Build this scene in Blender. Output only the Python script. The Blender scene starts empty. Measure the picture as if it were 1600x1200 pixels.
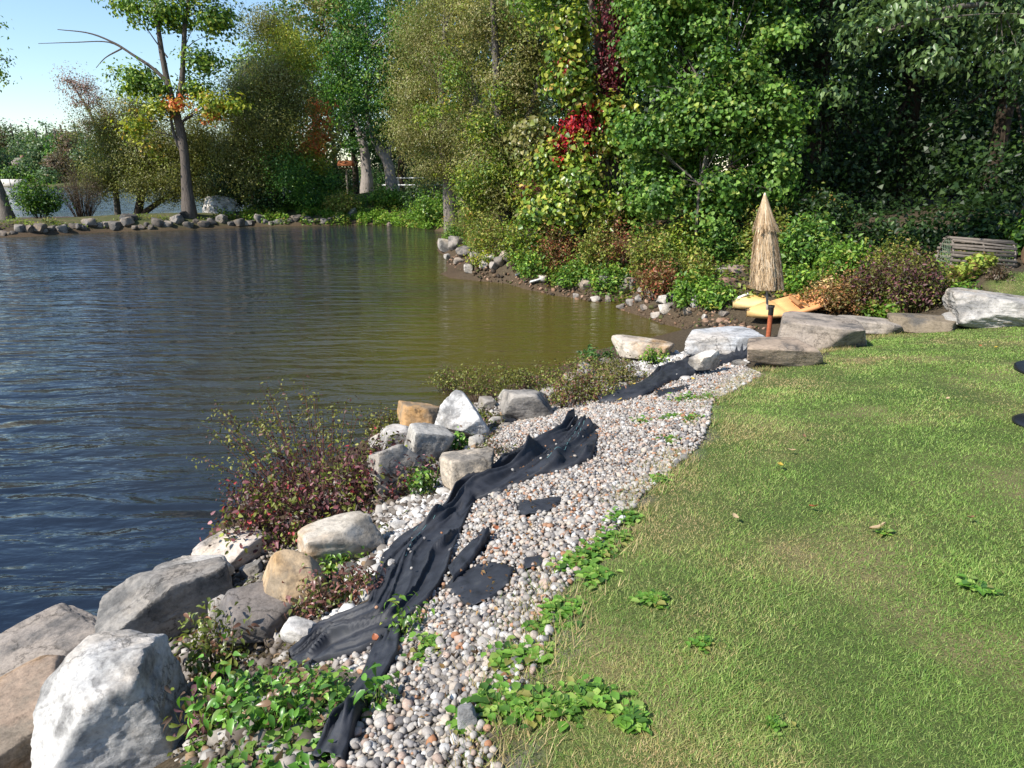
import bpy, bmesh, math
import numpy as np
from mathutils import Vector, Matrix

R = math.radians
SC = bpy.context.scene
COL = SC.collection

# ------------------------------------------------------------------ camera, sky, sun, exposure
CAM_Z, PITCH, FPX = 3.0, R(16.5), 1100.0
cam = bpy.data.objects.new('camera', bpy.data.cameras.new('camera'))
COL.objects.link(cam)
cam.location = (0, 0, CAM_Z)
cam.rotation_euler = (R(90) - PITCH, 0, 0)
cam.data.sensor_width = 36.0
cam.data.lens = FPX / 1600 * 36.0
cam.data.clip_start = 0.05
cam.data.clip_end = 3000
SC.camera = cam

SUN_EL, SUN_AZ = R(43), R(236)          # azimuth clockwise from +Y
world = bpy.data.worlds.new('World')
SC.world = world
world.use_nodes = True
wn = world.node_tree.nodes
sky = wn.new('ShaderNodeTexSky')
sky.sky_type = 'NISHITA'
sky.sun_disc = False
sky.sun_elevation = SUN_EL
sky.sun_rotation = SUN_AZ
sky.air_density = 1.15
sky.dust_density = 0.05
sky.ozone_density = 4.0
world.node_tree.links.new(sky.outputs[0], wn['Background'].inputs[0])
wn['Background'].inputs[1].default_value = 0.13

sun = bpy.data.objects.new('sun', bpy.data.lights.new('sun', 'SUN'))
COL.objects.link(sun)
sun.data.energy = 5.0
sun.data.angle = R(0.55)
sun.data.color = (1.0, 0.95, 0.87)
to_sun = Vector((math.sin(SUN_AZ) * math.cos(SUN_EL), math.cos(SUN_AZ) * math.cos(SUN_EL), math.sin(SUN_EL)))
sun.rotation_euler = to_sun.to_track_quat('Z', 'Y').to_euler()
sun.location = to_sun * 60
SC.view_settings.view_transform = 'Standard'
SC.view_settings.look = 'None'
SC.view_settings.exposure = 0.62
SC.view_settings.gamma = 1.0
SC.view_settings.use_curve_mapping = False
SC.render.engine = 'CYCLES'
SC.cycles.max_bounces = 6
SC.cycles.diffuse_bounces = 3
SC.cycles.glossy_bounces = 3
SC.cycles.transmission_bounces = 4
SC.cycles.use_denoising = True

# ------------------------------------------------------------------ small maths helpers
def srgb(c, k=1.0):
    c = np.asarray(c, float) / 255.0
    return np.where(c <= 0.04045, c / 12.92, ((c + 0.055) / 1.055) ** 2.4) * k

def vnoise(P, seed=0):
    P = np.asarray(P, float)
    i = np.floor(P).astype(np.int64)
    f = P - i
    w = f * f * (3 - 2 * f)
    out = np.zeros(len(P))
    for dx in (0, 1):
        for dy in (0, 1):
            for dz in (0, 1):
                h = ((i[:, 0] + dx) * 374761393 + (i[:, 1] + dy) * 668265263 + (i[:, 2] + dz) * 1440662683 + seed * 974711) & 0xffffffff
                h = ((h ^ (h >> 13)) * 1274126177) & 0xffffffff
                h = (h ^ (h >> 16)) / 4294967295.0
                out += h * (w[:, 0] if dx else 1 - w[:, 0]) * (w[:, 1] if dy else 1 - w[:, 1]) * (w[:, 2] if dz else 1 - w[:, 2])
    return out * 2 - 1

def fbm(P, seed=0, octv=4):
    P = np.asarray(P, float)
    a, s, t = 1.0, 0, 0
    for o in range(octv):
        s = s + a * vnoise(P * 2 ** o + 17.3 * o, seed + o)
        t += a
        a *= 0.5
    return s / t

def nrm(v):
    return v / np.maximum(np.linalg.norm(v, axis=-1, keepdims=True), 1e-9)

def in_poly(x, y, poly):
    poly = np.asarray(poly)
    inside = np.zeros(len(x), bool)
    j = len(poly) - 1
    for i in range(len(poly)):
        xi, yi = poly[i][:2]
        xj, yj = poly[j][:2]
        c = ((yi > y) != (yj > y)) & (x < (xj - xi) * (y - yi) / (yj - yi + 1e-12) + xi)
        inside ^= c
        j = i
    return inside

CP, SP = math.cos(PITCH), math.sin(PITCH)
def ray(u, v):
    a, b = (u - 800) / FPX, (600 - v) / FPX
    return np.array([a, CP + b * SP, -SP + b * CP])

def at_z(u, v, z):
    d = ray(u, v)
    t = (z - CAM_Z) / d[2]
    return np.array([d[0] * t, d[1] * t, z])

def at(u, v, Y):
    """the point of the place seen at photograph pixel (u, v), Y metres ahead of the camera"""
    d = ray(u, v)
    t = Y / d[1]
    return np.array([d[0] * t, Y, CAM_Z + d[2] * t])

def mpp(Y, v=300):
    """metres per photograph pixel at distance Y"""
    return Y / ray(800, v)[1] / FPX

# ------------------------------------------------------------------ terrain heights
ctrl = []
def px(z, *pts):
    for u, v in pts:
        ctrl.append(at_z(u, v, z))
# water line
NEAR_SHORE = [(0, 1000), (150, 985), (240, 930), (300, 860), (360, 800), (430, 750), (520, 715), (590, 680), (650, 648), (720, 622), (800, 600), (880, 572), (940, 545), (1000, 532), (1055, 520)]
COVE_SHORE = [(1068, 512), (1020, 500), (985, 489), (940, 473), (890, 464), (835, 455), (780, 442), (730, 426), (700, 410), (684, 393), (700, 372), (705, 363), (690, 358), (640, 354), (560, 352), (480, 353), (400, 354), (300, 358), (200, 362), (100, 366), (0, 371), (-120, 376), (-300, 384)]
px(0.0, *NEAR_SHORE, *COVE_SHORE)
px(-0.35, (60, 940), (180, 900), (260, 800), (380, 690), (520, 650), (640, 615), (760, 580), (880, 545), (960, 515), (980, 500), (900, 475), (760, 445), (680, 420), (650, 395), (640, 372), (560, 362), (400, 364), (200, 372), (0, 382))
px(-0.9, (0, 850), (150, 700), (300, 620), (500, 560), (650, 500), (500, 420), (300, 400), (100, 420), (600, 440), (0, 600), (200, 500), (780, 500))
# bank, lawn edge, lawn
px(0.30, (1100, 508), (1150, 505), (1130, 498), (1200, 505))
px(0.12, (1060, 500), (1090, 492), (1120, 488))
px(0.45, (1100, 545), (1000, 560), (1180, 530))
px(0.60, (1250, 520), (1330, 505), (1420, 500))
px(0.62, (760, 680), (680, 740), (560, 860), (440, 960), (870, 640), (960, 600))
px(0.85, (620, 900), (520, 1010), (740, 770), (850, 690), (1000, 615), (1080, 590), (420, 1100))
px(1.10, (760, 880), (640, 1010), (600, 1100), (880, 760), (980, 690), (1060, 650), (480, 1200))
px(0.30, (330, 960), (150, 1080), (480, 860), (610, 730), (700, 670), (240, 1020), (100, 1190), (250, 1190))
px(0.10, (0, 1060), (-150, 1090), (-100, 1200))
px(1.40, (870, 1180), (860, 1050), (870, 960))
px(1.34, (920, 880), (985, 800))
px(1.22, (1080, 710), (1110, 655))
px(1.02, (1190, 590), (1270, 562))
px(0.92, (1350, 538), (1430, 520))
px(0.98, (1510, 508))
px(1.48, (1100, 1100), (1400, 1100), (1600, 1180), (1800, 1000))
px(1.45, (1200, 900), (1500, 850), (1700, 800))
px(1.36, (1250, 750), (1450, 700), (1650, 660))
px(1.22, (1250, 650), (1400, 610), (1600, 590), (1750, 570))
px(1.10, (1450, 545), (1580, 512), (1700, 505))
px(1.40, (1580, 445), (1500, 432), (1700, 440))
ctrl += [(0.6, -3, 1.5), (6, -3, 1.55), (-1.5, 0, 0.9), (-3, 0, 0.2), (-4, 2.5, -0.1), (-3, -4, 0.2), (-6, 0, -0.5), (0, 0.5, 1.42), (12, 2, 1.6), (14, 8, 1.6), (18, 14, 1.7), (3, -10, 1.5), (20, -8, 1.6), (-8, -8, -0.8)]
# bank on the far side of the cove
px(0.35, (1040, 470), (1000, 462), (900, 440), (830, 430), (760, 412), (720, 395), (716, 375))
px(0.75, (1080, 450), (1000, 432), (900, 415), (820, 400), (760, 375), (740, 355))
px(0.48, (1200, 453), (1300, 449), (1400, 458), (1250, 462))
px(1.15, (1150, 418), (1300, 410), (1420, 420))
ctrl += [(4.5, 19, 1.6), (7, 18, 1.9), (3, 21, 1.6), (1.5, 24, 1.5), (0, 28, 1.4), (10, 16, 1.9), (10, 22, 2.0), (5, 28, 2.1), (-1, 34, 1.5), (3, 40, 2.4), (16, 30, 2.4), (24, 20, 2.2), (-3, 40, 1.2)]
# far side of the cove
px(0.70, (560, 331), (650, 331), (480, 333))
px(1.79, (570, 302), (620, 302), (680, 303))
px(1.25, (560, 316), (620, 316), (670, 316))
px(0.55, (420, 338), (340, 340))
px(0.42, (295, 346), (200, 349), (100, 352), (0, 356), (-120, 360))
px(0.30, (300, 341), (200, 342), (100, 345), (0, 349))
ctrl += [(-24, 56, 0.0), (-34, 55, 0.0), (-44, 52, 0.0), (-18, 60, 0.1), (-14, 58, 0.5), (-30, 64, -0.9), (-45, 62, -0.9), (-20, 70, -0.9), (-50, 75, -0.9),
         (-8, 62, 1.6), (-3, 55, 2.3), (2, 58, 2.7), (-5, 72, 2.6), (4, 75, 3.0), (15, 60, 2.8), (30, 50, 2.6), (30, 80, 3.0), (-12, 80, 0.2), (-16, 90, -0.6), (0, 95, 2.8),
         (-40, 30, -0.9), (-60, 40, -0.9), (-20, 15, -0.9), (-30, 5, -0.9), (-60, 0, -0.9), (-15, 25, -0.9), (-10, 12, -0.9), (-60, 100, -0.9), (60, 100, 3), (60, 0, 2), (60, -10, 2), (-30, -12, -0.9), (60, 40, 2.4)]
CT = np.array(ctrl, float)
def _ker(a, b):
    return np.sqrt(((a[:, None, :] - b[None, :, :]) ** 2).sum(-1) + 0.25)
_n = len(CT)
_A = np.zeros((_n + 1, _n + 1))
_A[:_n, :_n] = _ker(CT[:, :2], CT[:, :2]) - 0.03 * np.eye(_n)
_A[:_n, _n] = _A[_n, :_n] = 1
_W = np.linalg.solve(_A, np.append(CT[:, 2], 0))
def H_exact(x, y):
    x = np.atleast_1d(np.asarray(x, float)).ravel()
    y = np.atleast_1d(np.asarray(y, float)).ravel()
    out = np.empty(len(x))
    for s in range(0, len(x), 20000):
        p = np.stack([x[s:s + 20000], y[s:s + 20000]], 1)
        q2 = (p ** 2).sum(1)[:, None] + (CT[:, :2] ** 2).sum(1)[None] - 2 * p @ CT[:, :2].T
        out[s:s + 20000] = np.sqrt(np.maximum(q2, 0) + 0.25) @ _W[:_n] + _W[_n]
    out = np.clip(out, -1.3, 3.6)
    far = np.clip((y - 92) / 20, 0, 1)
    out = out * (1 - far) + far * np.where(x > -20, 2.5, -1.2)
    shore = 205 + 6 * np.sin(x * 0.03) - np.clip(-x - 110, 0, 200) * 0.15
    hill = np.where(y > shore - 6, np.clip((y - shore) * 0.10, -1.2, 5) + 0.4, -1.2)
    f2 = np.clip((y - 150) / 30, 0, 1) * (x < 20)
    out = out * (1 - f2) + f2 * hill
    return out

_tabs = []
for (x0, x1, y0, y1, st) in ((-12, 20, -6, 24, 0.1), (-70, 40, -14, 100, 0.5)):
    tx, ty = np.arange(x0, x1 + st, st), np.arange(y0, y1 + st, st)
    TX, TY = np.meshgrid(tx, ty)
    _tabs.append((x0, y0, st, len(tx), len(ty), H_exact(TX.ravel(), TY.ravel()).reshape(len(ty), len(tx))))
def H(x, y):
    """ground height, read from tables of the exact surface"""
    x = np.atleast_1d(np.asarray(x, float)).ravel()
    y = np.atleast_1d(np.asarray(y, float)).ravel()
    out = np.zeros(len(x))
    todo = np.ones(len(x), bool)
    for x0, y0, st, nx_, ny_, T in _tabs:
        fx, fy = (x - x0) / st, (y - y0) / st
        k = todo & (fx >= 0) & (fy >= 0) & (fx < nx_ - 1) & (fy < ny_ - 1)
        if k.any():
            ix, iy = fx[k].astype(int), fy[k].astype(int)
            ax, ay = fx[k] - ix, fy[k] - iy
            out[k] = T[iy, ix] * (1 - ax) * (1 - ay) + T[iy, ix + 1] * ax * (1 - ay) + T[iy + 1, ix] * (1 - ax) * ay + T[iy + 1, ix + 1] * ax * ay
            todo &= ~k
    if todo.any():
        out[todo] = H_exact(x[todo], y[todo])
    return out

def hz(x, y):
    return float(H([x], [y])[0])

def hit(u, v, lift=0.0):
    """the ground point seen at photograph pixel (u, v)"""
    d = ray(u, v)
    t = np.concatenate([np.linspace(1.0, 30, 500), np.linspace(30.1, 260, 700)])
    P = d[None, :] * t[:, None] + np.array([0, 0, CAM_Z])
    g = np.maximum(H(P[:, 0], P[:, 1]), 0) + lift
    k = np.nonzero(P[:, 2] < g)[0]
    if len(k) == 0:
        return P[-1]
    k = max(k[0], 1)
    a, b = P[k - 1, 2] - g[k - 1], P[k, 2] - g[k]
    f = a / (a - b + 1e-12)
    p = P[k - 1] * (1 - f) + P[k] * f
    p[2] = p[2] if lift else max(hz(p[0], p[1]), 0)
    return p

# ------------------------------------------------------------------ mesh and object helpers
def make_mesh(name, V, F, tint=None, smooth=False, attrs=None):
    V = np.asarray(V, np.float32)
    F = np.asarray(F, np.int32)
    me = bpy.data.meshes.new(name)
    k = F.shape[1]
    me.vertices.add(len(V))
    me.vertices.foreach_set('co', V.ravel())
    me.loops.add(F.size)
    me.loops.foreach_set('vertex_index', F.ravel())
    me.polygons.add(len(F))
    me.polygons.foreach_set('loop_start', np.arange(0, F.size, k, dtype=np.int32))
    me.polygons.foreach_set('loop_total', np.full(len(F), k, np.int32))
    if smooth:
        me.polygons.foreach_set('use_smooth', np.ones(len(F), bool))
    if tint is not None:
        t = np.ones((len(V), 4), np.float32)
        t[:, :3] = tint
        a = me.attributes.new('tint', 'FLOAT_COLOR', 'POINT')
        a.data.foreach_set('color', t.ravel())
    for nme, val in (attrs or {}).items():
        a = me.attributes.new(nme, 'FLOAT', 'POINT')
        a.data.foreach_set('value', np.asarray(val, np.float32))
    me.update(calc_edges=True)
    return me

class MB:
    """collects triangles with a tint"""
    def __init__(s):
        s.V, s.F, s.T, s.n = [], [], [], 0
    def add(s, V, F, tint=(0.5, 0.5, 0.5)):
        V = np.asarray(V, float)
        F = np.asarray(F, int)
        if F.shape[1] == 4:
            F = np.concatenate([F[:, [0, 1, 2]], F[:, [0, 2, 3]]])
        s.V.append(V)
        s.F.append(F + s.n)
        t = np.asarray(tint, float)
        s.T.append(np.broadcast_to(t, (len(V), 3)))
        s.n += len(V)
    def tube(s, pts, rad, sides=8, tint=(0.5, 0.5, 0.5), cap=True, wob=0.0, seed=0):
        pts = np.asarray(pts, float)
        n = len(pts)
        rad = np.broadcast_to(np.asarray(rad, float), (n,))
        T = nrm(np.gradient(pts, axis=0))
        ref = np.array([0, 0, 1.0]) if abs(T[0, 2]) < 0.9 else np.array([1.0, 0, 0])
        u = nrm(np.cross(T, ref))
        w = np.cross(T, u)
        a = np.linspace(0, 2 * math.pi, sides, endpoint=False)
        ring = u[:, None, :] * np.cos(a)[None, :, None] + w[:, None, :] * np.sin(a)[None, :, None]
        rr = np.repeat(rad[:, None], sides, 1)
        if wob:
            q = np.concatenate([ring.reshape(-1, 3) * 2.2, ], 0)
            q[:, 2] += np.repeat(np.arange(n) * 0.35, sides)
            rr = rr * (1 + wob * fbm(q, seed, 3).reshape(n, sides) * 2)
        V = (pts[:, None, :] + ring * rr[:, :, None]).reshape(-1, 3)
        i, j = np.meshgrid(np.arange(n - 1), np.arange(sides), indexing='ij')
        i, j = i.ravel(), j.ravel()
        F = np.stack([i * sides + j, i * sides + (j + 1) % sides, (i + 1) * sides + (j + 1) % sides, (i + 1) * sides + j], 1)
        s.add(V, F, tint)
        if cap:
            for base, p, fl in ((0, pts[0], 1), ((n - 1) * sides, pts[-1], 0)):
                jj = np.arange(sides)
                c = np.concatenate([V[base:base + sides], p[None]])
                f = np.stack([np.full(sides, sides), (jj + 1) % sides if fl else jj, jj if fl else (jj + 1) % sides], 1)
                s.add(c, f, tint)
    def box(s, c, size, tint=(0.5, 0.5, 0.5), M=None):
        v = np.array([[x, y, z] for x in (-.5, .5) for y in (-.5, .5) for z in (-.5, .5)]) * np.asarray(size)
        if M is not None:
            v = v @ np.asarray(M).T
        f = [[0, 1, 3, 2], [4, 6, 7, 5], [0, 4, 5, 1], [2, 3, 7, 6], [0, 2, 6, 4], [1, 5, 7, 3]]
        s.add(v + np.asarray(c), f, tint)
    def mesh(s, name, smooth=False, origin=(0, 0, 0)):
        return make_mesh(name, np.concatenate(s.V) - np.asarray(origin), np.concatenate(s.F), np.concatenate(s.T), smooth)

def link(name, me, mat=None, parent=None, loc=None):
    o = bpy.data.objects.new(name, me)
    COL.objects.link(o)
    if mat is not None and me is not None and len(me.materials) == 0:
        me.materials.append(mat)
    if parent is not None:
        o.parent = parent
    if loc is not None:
        o.location = [float(q) for q in loc]
    return o

def tag(o, label=None, cat=None, group=None, kind=None):
    if label: o['label'] = label
    if cat: o['category'] = cat
    if group: o['group'] = group
    if kind: o['kind'] = kind
    return o

def thing(name, label, cat, loc, group=None):
    return tag(link(name, None, loc=loc), label, cat, group)

# ------------------------------------------------------------------ materials
def new_mat(name):
    m = bpy.data.materials.new(name)
    m.use_nodes = True
    nt = m.node_tree
    b = nt.nodes['Principled BSDF']
    return m, nt, b

def nd(nt, typ, **kw):
    n = nt.nodes.new(typ)
    for k, v in kw.items():
        setattr(n, k, v)
    return n

def noise_node(nt, scale, detail=4, rough=0.6, vec=None, dist=0.0):
    n = nd(nt, 'ShaderNodeTexNoise')
    n.inputs['Scale'].default_value = scale
    n.inputs['Detail'].default_value = detail
    n.inputs['Roughness'].default_value = rough
    n.inputs['Distortion'].default_value = dist
    if vec is not None:
        nt.links.new(vec, n.inputs['Vector'])
    return n

def ramp(nt, fac, stops):
    r = nd(nt, 'ShaderNodeValToRGB')
    e = r.color_ramp.elements
    while len(e) < len(stops):
        e.new(0.5)
    for q, (p, c) in zip(e, stops):
        q.position = p
        q.color = (*c, 1) if len(c) == 3 else c
    nt.links.new(fac, r.inputs[0])
    return r

def mix(nt, fac, a, b, mode='MIX'):
    m = nd(nt, 'ShaderNodeMix', data_type='RGBA', blend_type=mode)
    for s, q in ((m.inputs[0], fac), (m.inputs[6], a), (m.inputs[7], b)):
        if hasattr(q, 'is_linked') or hasattr(q, 'links'):
            nt.links.new(q, s)
        elif isinstance(q, (int, float)):
            s.default_value = q
        else:
            s.default_value = (*q, 1) if len(q) == 3 else q
    return m.outputs[2]

def bump(nt, b, h, strength=0.5, dist=0.02):
    n = nd(nt, 'ShaderNodeBump')
    n.inputs['Strength'].default_value = strength
    n.inputs['Distance'].default_value = dist
    nt.links.new(h, n.inputs['Height'])
    nt.links.new(n.outputs[0], b.inputs['Normal'])
    return n

def attr(nt, name):
    return nd(nt, 'ShaderNodeAttribute', attribute_name=name)

def leaf_material(name, trans=0.35, rough=0.45, spec=0.35):
    m, nt, b = new_mat(name)
    a = attr(nt, 'tint')
    b.inputs['Roughness'].default_value = rough
    b.inputs['Specular IOR Level'].default_value = spec
    nt.links.new(a.outputs[0], b.inputs['Base Color'])
    t = nd(nt, 'ShaderNodeBsdfTranslucent')
    bright = mix(nt, 1.0, a.outputs[0], (1.25, 1.3, 0.75), 'MULTIPLY')
    nt.links.new(bright, t.inputs[0])
    s = nd(nt, 'ShaderNodeMixShader')
    s.inputs[0].default_value = trans
    nt.links.new(b.outputs[0], s.inputs[1])
    nt.links.new(t.outputs[0], s.inputs[2])
    nt.links.new(s.outputs[0], nt.nodes['Material Output'].inputs[0])
    return m

M = {}
M['leaf'] = leaf_material('leaf')
M['glossy_leaf'] = leaf_material('glossy_leaf', 0.3, 0.35, 0.5)
M['grass_blade'] = leaf_material('grass_blade', 0.3, 0.5, 0.3)

def tint_material(name, rough=0.7, spec=0.3, nscale=8.0, namount=0.35, bstr=0.4, bdist=0.01, stretch=None, metallic=0.0):
    m, nt, b = new_mat(name)
    a = attr(nt, 'tint')
    tc = nd(nt, 'ShaderNodeTexCoord')
    vec = tc.outputs['Object']
    if stretch:
        mp = nd(nt, 'ShaderNodeMapping')
        mp.inputs['Scale'].default_value = stretch
        nt.links.new(vec, mp.inputs[0])
        vec = mp.outputs[0]
    n = noise_node(nt, nscale, 6, 0.65, vec)
    g = ramp(nt, n.outputs[0], [(0.25, (1 - namount,) * 3), (0.75, (1 + namount,) * 3)])
    nt.links.new(mix(nt, 1.0, a.outputs[0], g.outputs[0], 'MULTIPLY'), b.inputs['Base Color'])
    b.inputs['Roughness'].default_value = rough
    b.inputs['Specular IOR Level'].default_value = spec
    b.inputs['Metallic'].default_value = metallic
    if bstr:
        bump(nt, b, n.outputs[0], bstr, bdist)
    return m
M['bark'] = tint_material('bark', 0.9, 0.15, 5.0, 0.45, 0.9, 0.05, (3, 3, 0.6))
M['wood'] = tint_material('wood', 0.8, 0.2, 14.0, 0.4, 0.5, 0.006)
M['paint'] = tint_material('paint', 0.55, 0.4, 3.0, 0.10, 0.1, 0.002)
M['plastic'] = tint_material('plastic', 0.38, 0.5, 4.0, 0.12, 0.05, 0.002)
M['metal'] = tint_material('metal', 0.4, 0.5, 20.0, 0.15, 0.1, 0.002)
M['rust'] = tint_material('rust', 0.8, 0.3, 25.0, 0.45, 0.4, 0.002)
M['straw'] = tint_material('straw', 0.85, 0.15, 30.0, 0.25, 0.0)
M['pebble'] = tint_material('pebble', 0.75, 0.3, 40.0, 0.22, 0.25, 0.002)

# pebbles that are objects of their own take the colour from the object
m, nt, b = new_mat('loose_pebble')
oi = nd(nt, 'ShaderNodeObjectInfo')
tc = nd(nt, 'ShaderNodeTexCoord')
n = noise_node(nt, 2.2, 6, 0.65, tc.outputs['Object'])
g = ramp(nt, n.outputs[0], [(0.25, (0.76,) * 3), (0.75, (1.22,) * 3)])
nt.links.new(mix(nt, 1.0, oi.outputs['Color'], g.outputs[0], 'MULTIPLY'), b.inputs['Base Color'])
b.inputs['Roughness'].default_value = 0.75
bump(nt, b, n.outputs[0], 0.25, 0.04)
M['loose_pebble'] = m

def rock_material(name, stain, stain_amount=0.5, dark=(0.10, 0.098, 0.095), lay=1.0):
    """pale quarried stone: the object's own colour, weathered grey patches, ochre stains, cracks and bedding lines"""
    m, nt, b = new_mat(name)
    oi = nd(nt, 'ShaderNodeObjectInfo')
    tc = nd(nt, 'ShaderNodeTexCoord')
    ad = nd(nt, 'ShaderNodeVectorMath', operation='ADD')
    nt.links.new(tc.outputs['Object'], ad.inputs[0])
    sc = nd(nt, 'ShaderNodeVectorMath', operation='SCALE')
    sc.inputs[0].default_value = (37, 19, 53)
    nt.links.new(oi.outputs['Random'], sc.inputs['Scale'])
    nt.links.new(sc.outputs[0], ad.inputs[1])
    v = ad.outputs[0]
    big = noise_node(nt, 3.0, 12, 0.66, v, 0.15)
    fine = noise_node(nt, 34, 10, 0.72, v)
    mp = nd(nt, 'ShaderNodeMapping')
    mp.inputs['Scale'].default_value = (1.6, 1.6, 4.5 * lay)
    mp.inputs['Rotation'].default_value = (0.35, 0.5, 0)
    nt.links.new(v, mp.inputs[0])
    bed = noise_node(nt, 2.4, 6, 0.6, mp.outputs[0], 0.4)
    wet = ramp(nt, big.outputs[0], [(0.47, (0, 0, 0)), (0.60, (1, 1, 1))])
    st = noise_node(nt, 1.7, 5, 0.6, v, 0.3)
    stm = ramp(nt, st.outputs[0], [(0.48, (0, 0, 0)), (0.62, (stain_amount,) * 3)])
    c = mix(nt, stm.outputs[0], oi.outputs['Color'], stain)
    sub = nd(nt, 'ShaderNodeMath', operation='MULTIPLY')
    nt.links.new(wet.outputs[0], sub.inputs[0])
    sub.inputs[1].default_value = 0.75
    c = mix(nt, sub.outputs[0], c, dark)
    g = ramp(nt, fine.outputs[0], [(0.3, (0.62,) * 3), (0.5, (1.0,) * 3), (0.72, (1.18,) * 3)])
    c = mix(nt, 1.0, c, g.outputs[0], 'MULTIPLY')
    g2 = ramp(nt, bed.outputs[0], [(0.34, (0.62,) * 3), (0.44, (1.0,) * 3)])
    c = mix(nt, 0.2, c, g2.outputs[0], 'MULTIPLY')
    wv = nd(nt, 'ShaderNodeVectorMath', operation='MULTIPLY_ADD')
    nt.links.new(big.outputs['Color'], wv.inputs[0])
    wv.inputs[1].default_value = (0.55, 0.55, 0.55)
    nt.links.new(v, wv.inputs[2])
    vo = nd(nt, 'ShaderNodeTexVoronoi', feature='DISTANCE_TO_EDGE')
    vo.inputs['Scale'].default_value = 2.1
    nt.links.new(wv.outputs[0], vo.inputs['Vector'])
    ck = ramp(nt, vo.outputs['Distance'], [(0.0, (0.25,) * 3), (0.012, (0.7,) * 3), (0.03, (1.0,) * 3)])
    ckm = ramp(nt, st.outputs[0], [(0.42, (0, 0, 0)), (0.55, (0.85,) * 3)])
    c = mix(nt, ckm.outputs[0], c, mix(nt, 1.0, c, ck.outputs[0], 'MULTIPLY'))
    spk = noise_node(nt, 9, 6, 0.75, v)
    g3_ = ramp(nt, spk.outputs[0], [(0.32, (0.55,) * 3), (0.48, (1.0,) * 3), (0.7, (1.12,) * 3)])
    c = mix(nt, 0.75, c, g3_.outputs[0], 'MULTIPLY')
    nt.links.new(c, b.inputs['Base Color'])
    b.inputs['Roughness'].default_value = 0.88
    b.inputs['Specular IOR Level'].default_value = 0.2
    hsum = nd(nt, 'ShaderNodeMath', operation='ADD')
    nt.links.new(fine.outputs[0], hsum.inputs[0])
    nt.links.new(bed.outputs[0], hsum.inputs[1])
    bump(nt, b, hsum.outputs[0], 0.5, 0.02)
    return m
M['limestone'] = rock_material('limestone', (0.42, 0.30, 0.17), 0.35)
M['ochre_stone'] = rock_material('ochre_stone', (0.36, 0.20, 0.07), 0.85, (0.2, 0.17, 0.13))
M['grey_stone'] = rock_material('grey_stone', (0.30, 0.24, 0.18), 0.4, (0.07, 0.07, 0.07), 1.6)

# ground: lawn soil, pebbly bank, mud, woodland floor
m, nt, b = new_mat('ground')
tc = nd(nt, 'ShaderNodeTexCoord')
P = tc.outputs['Object']
n1 = noise_node(nt, 1.2, 5, 0.6, P)
n2 = noise_node(nt, 30, 5, 0.7, P)
n3 = noise_node(nt, 160, 3, 0.7, P)
soil = ramp(nt, n2.outputs[0], [(0.3, (0.035, 0.026, 0.017)), (0.7, (0.11, 0.085, 0.055))]).outputs[0]
turf = ramp(nt, n1.outputs[0], [(0.35, (0.07, 0.105, 0.026)), (0.52, (0.11, 0.13, 0.04)), (0.68, (0.24, 0.19, 0.095))]).outputs[0]
turf = mix(nt, 1.0, turf, ramp(nt, n3.outputs[0], [(0.3, (0.55,) * 3), (0.7, (1.25,) * 3)]).outputs[0], 'MULTIPLY')
grit = ramp(nt, n3.outputs[0], [(0.3, (0.08, 0.07, 0.06)), (0.7, (0.28, 0.25, 0.22))]).outputs[0]
mud = ramp(nt, n2.outputs[0], [(0.3, (0.030, 0.021, 0.013)), (0.7, (0.125, 0.085, 0.052))]).outputs[0]
c = mix(nt, attr(nt, 'lawn').outputs['Fac'], soil, turf)
c = mix(nt, attr(nt, 'grit').outputs['Fac'], c, grit)
c = mix(nt, attr(nt, 'mud').outputs['Fac'], c, mud)
nt.links.new(c, b.inputs['Base Color'])
b.inputs['Roughness'].default_value = 0.95
b.inputs['Specular IOR Level'].default_value = 0.15
bump(nt, b, n2.outputs[0], 0.8, 0.03)
M['ground'] = m

# lake water
m, nt, b = new_mat('lake_water')
tc = nd(nt, 'ShaderNodeTexCoord')
P = tc.outputs['Object']
sh = attr(nt, 'shallow').outputs['Fac']
calm = attr(nt, 'calm').outputs['Fac']
mp = nd(nt, 'ShaderNodeMapping')
mp.inputs['Rotation'].default_value = (0, 0, R(-14))
mp.inputs['Scale'].default_value = (0.55, 1.5, 1)
nt.links.new(P, mp.inputs[0])
w1 = noise_node(nt, 1.35, 3, 0.5, mp.outputs[0], 0.5)
mp2 = nd(nt, 'ShaderNodeMapping')
mp2.inputs['Rotation'].default_value = (0, 0, R(9))
mp2.inputs['Scale'].default_value = (0.7, 1.7, 1)
nt.links.new(P, mp2.inputs[0])
w2 = noise_node(nt, 4.6, 3, 0.6, mp2.outputs[0], 0.4)
w3 = noise_node(nt, 0.25, 2, 0.5, P)
amp = nd(nt, 'ShaderNodeMapRange')
amp.inputs['To Min'].default_value = 1.0
amp.inputs['To Max'].default_value = 0.22
nt.links.new(calm, amp.inputs[0])
def mul(a, bb):
    q = nd(nt, 'ShaderNodeMath', operation='MULTIPLY')
    for s, vv in zip(q.inputs, (a, bb)):
        if isinstance(vv, (int, float)): s.default_value = vv
        else: nt.links.new(vv, s)
    return q.outputs[0]
def add2(a, bb):
    q = nd(nt, 'ShaderNodeMath', operation='ADD')
    nt.links.new(a, q.inputs[0]); nt.links.new(bb, q.inputs[1])
    return q.outputs[0]
mp3 = nd(nt, 'ShaderNodeMapping')
mp3.inputs['Rotation'].default_value = (0, 0, R(-10))
mp3.inputs['Scale'].default_value = (0.35, 1, 1)
nt.links.new(P, mp3.inputs[0])
wv = nd(nt, 'ShaderNodeTexWave', wave_type='BANDS', bands_direction='Y', wave_profile='SIN')
wv.inputs['Scale'].default_value = 0.62
wv.inputs['Distortion'].default_value = 9.0
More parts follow.
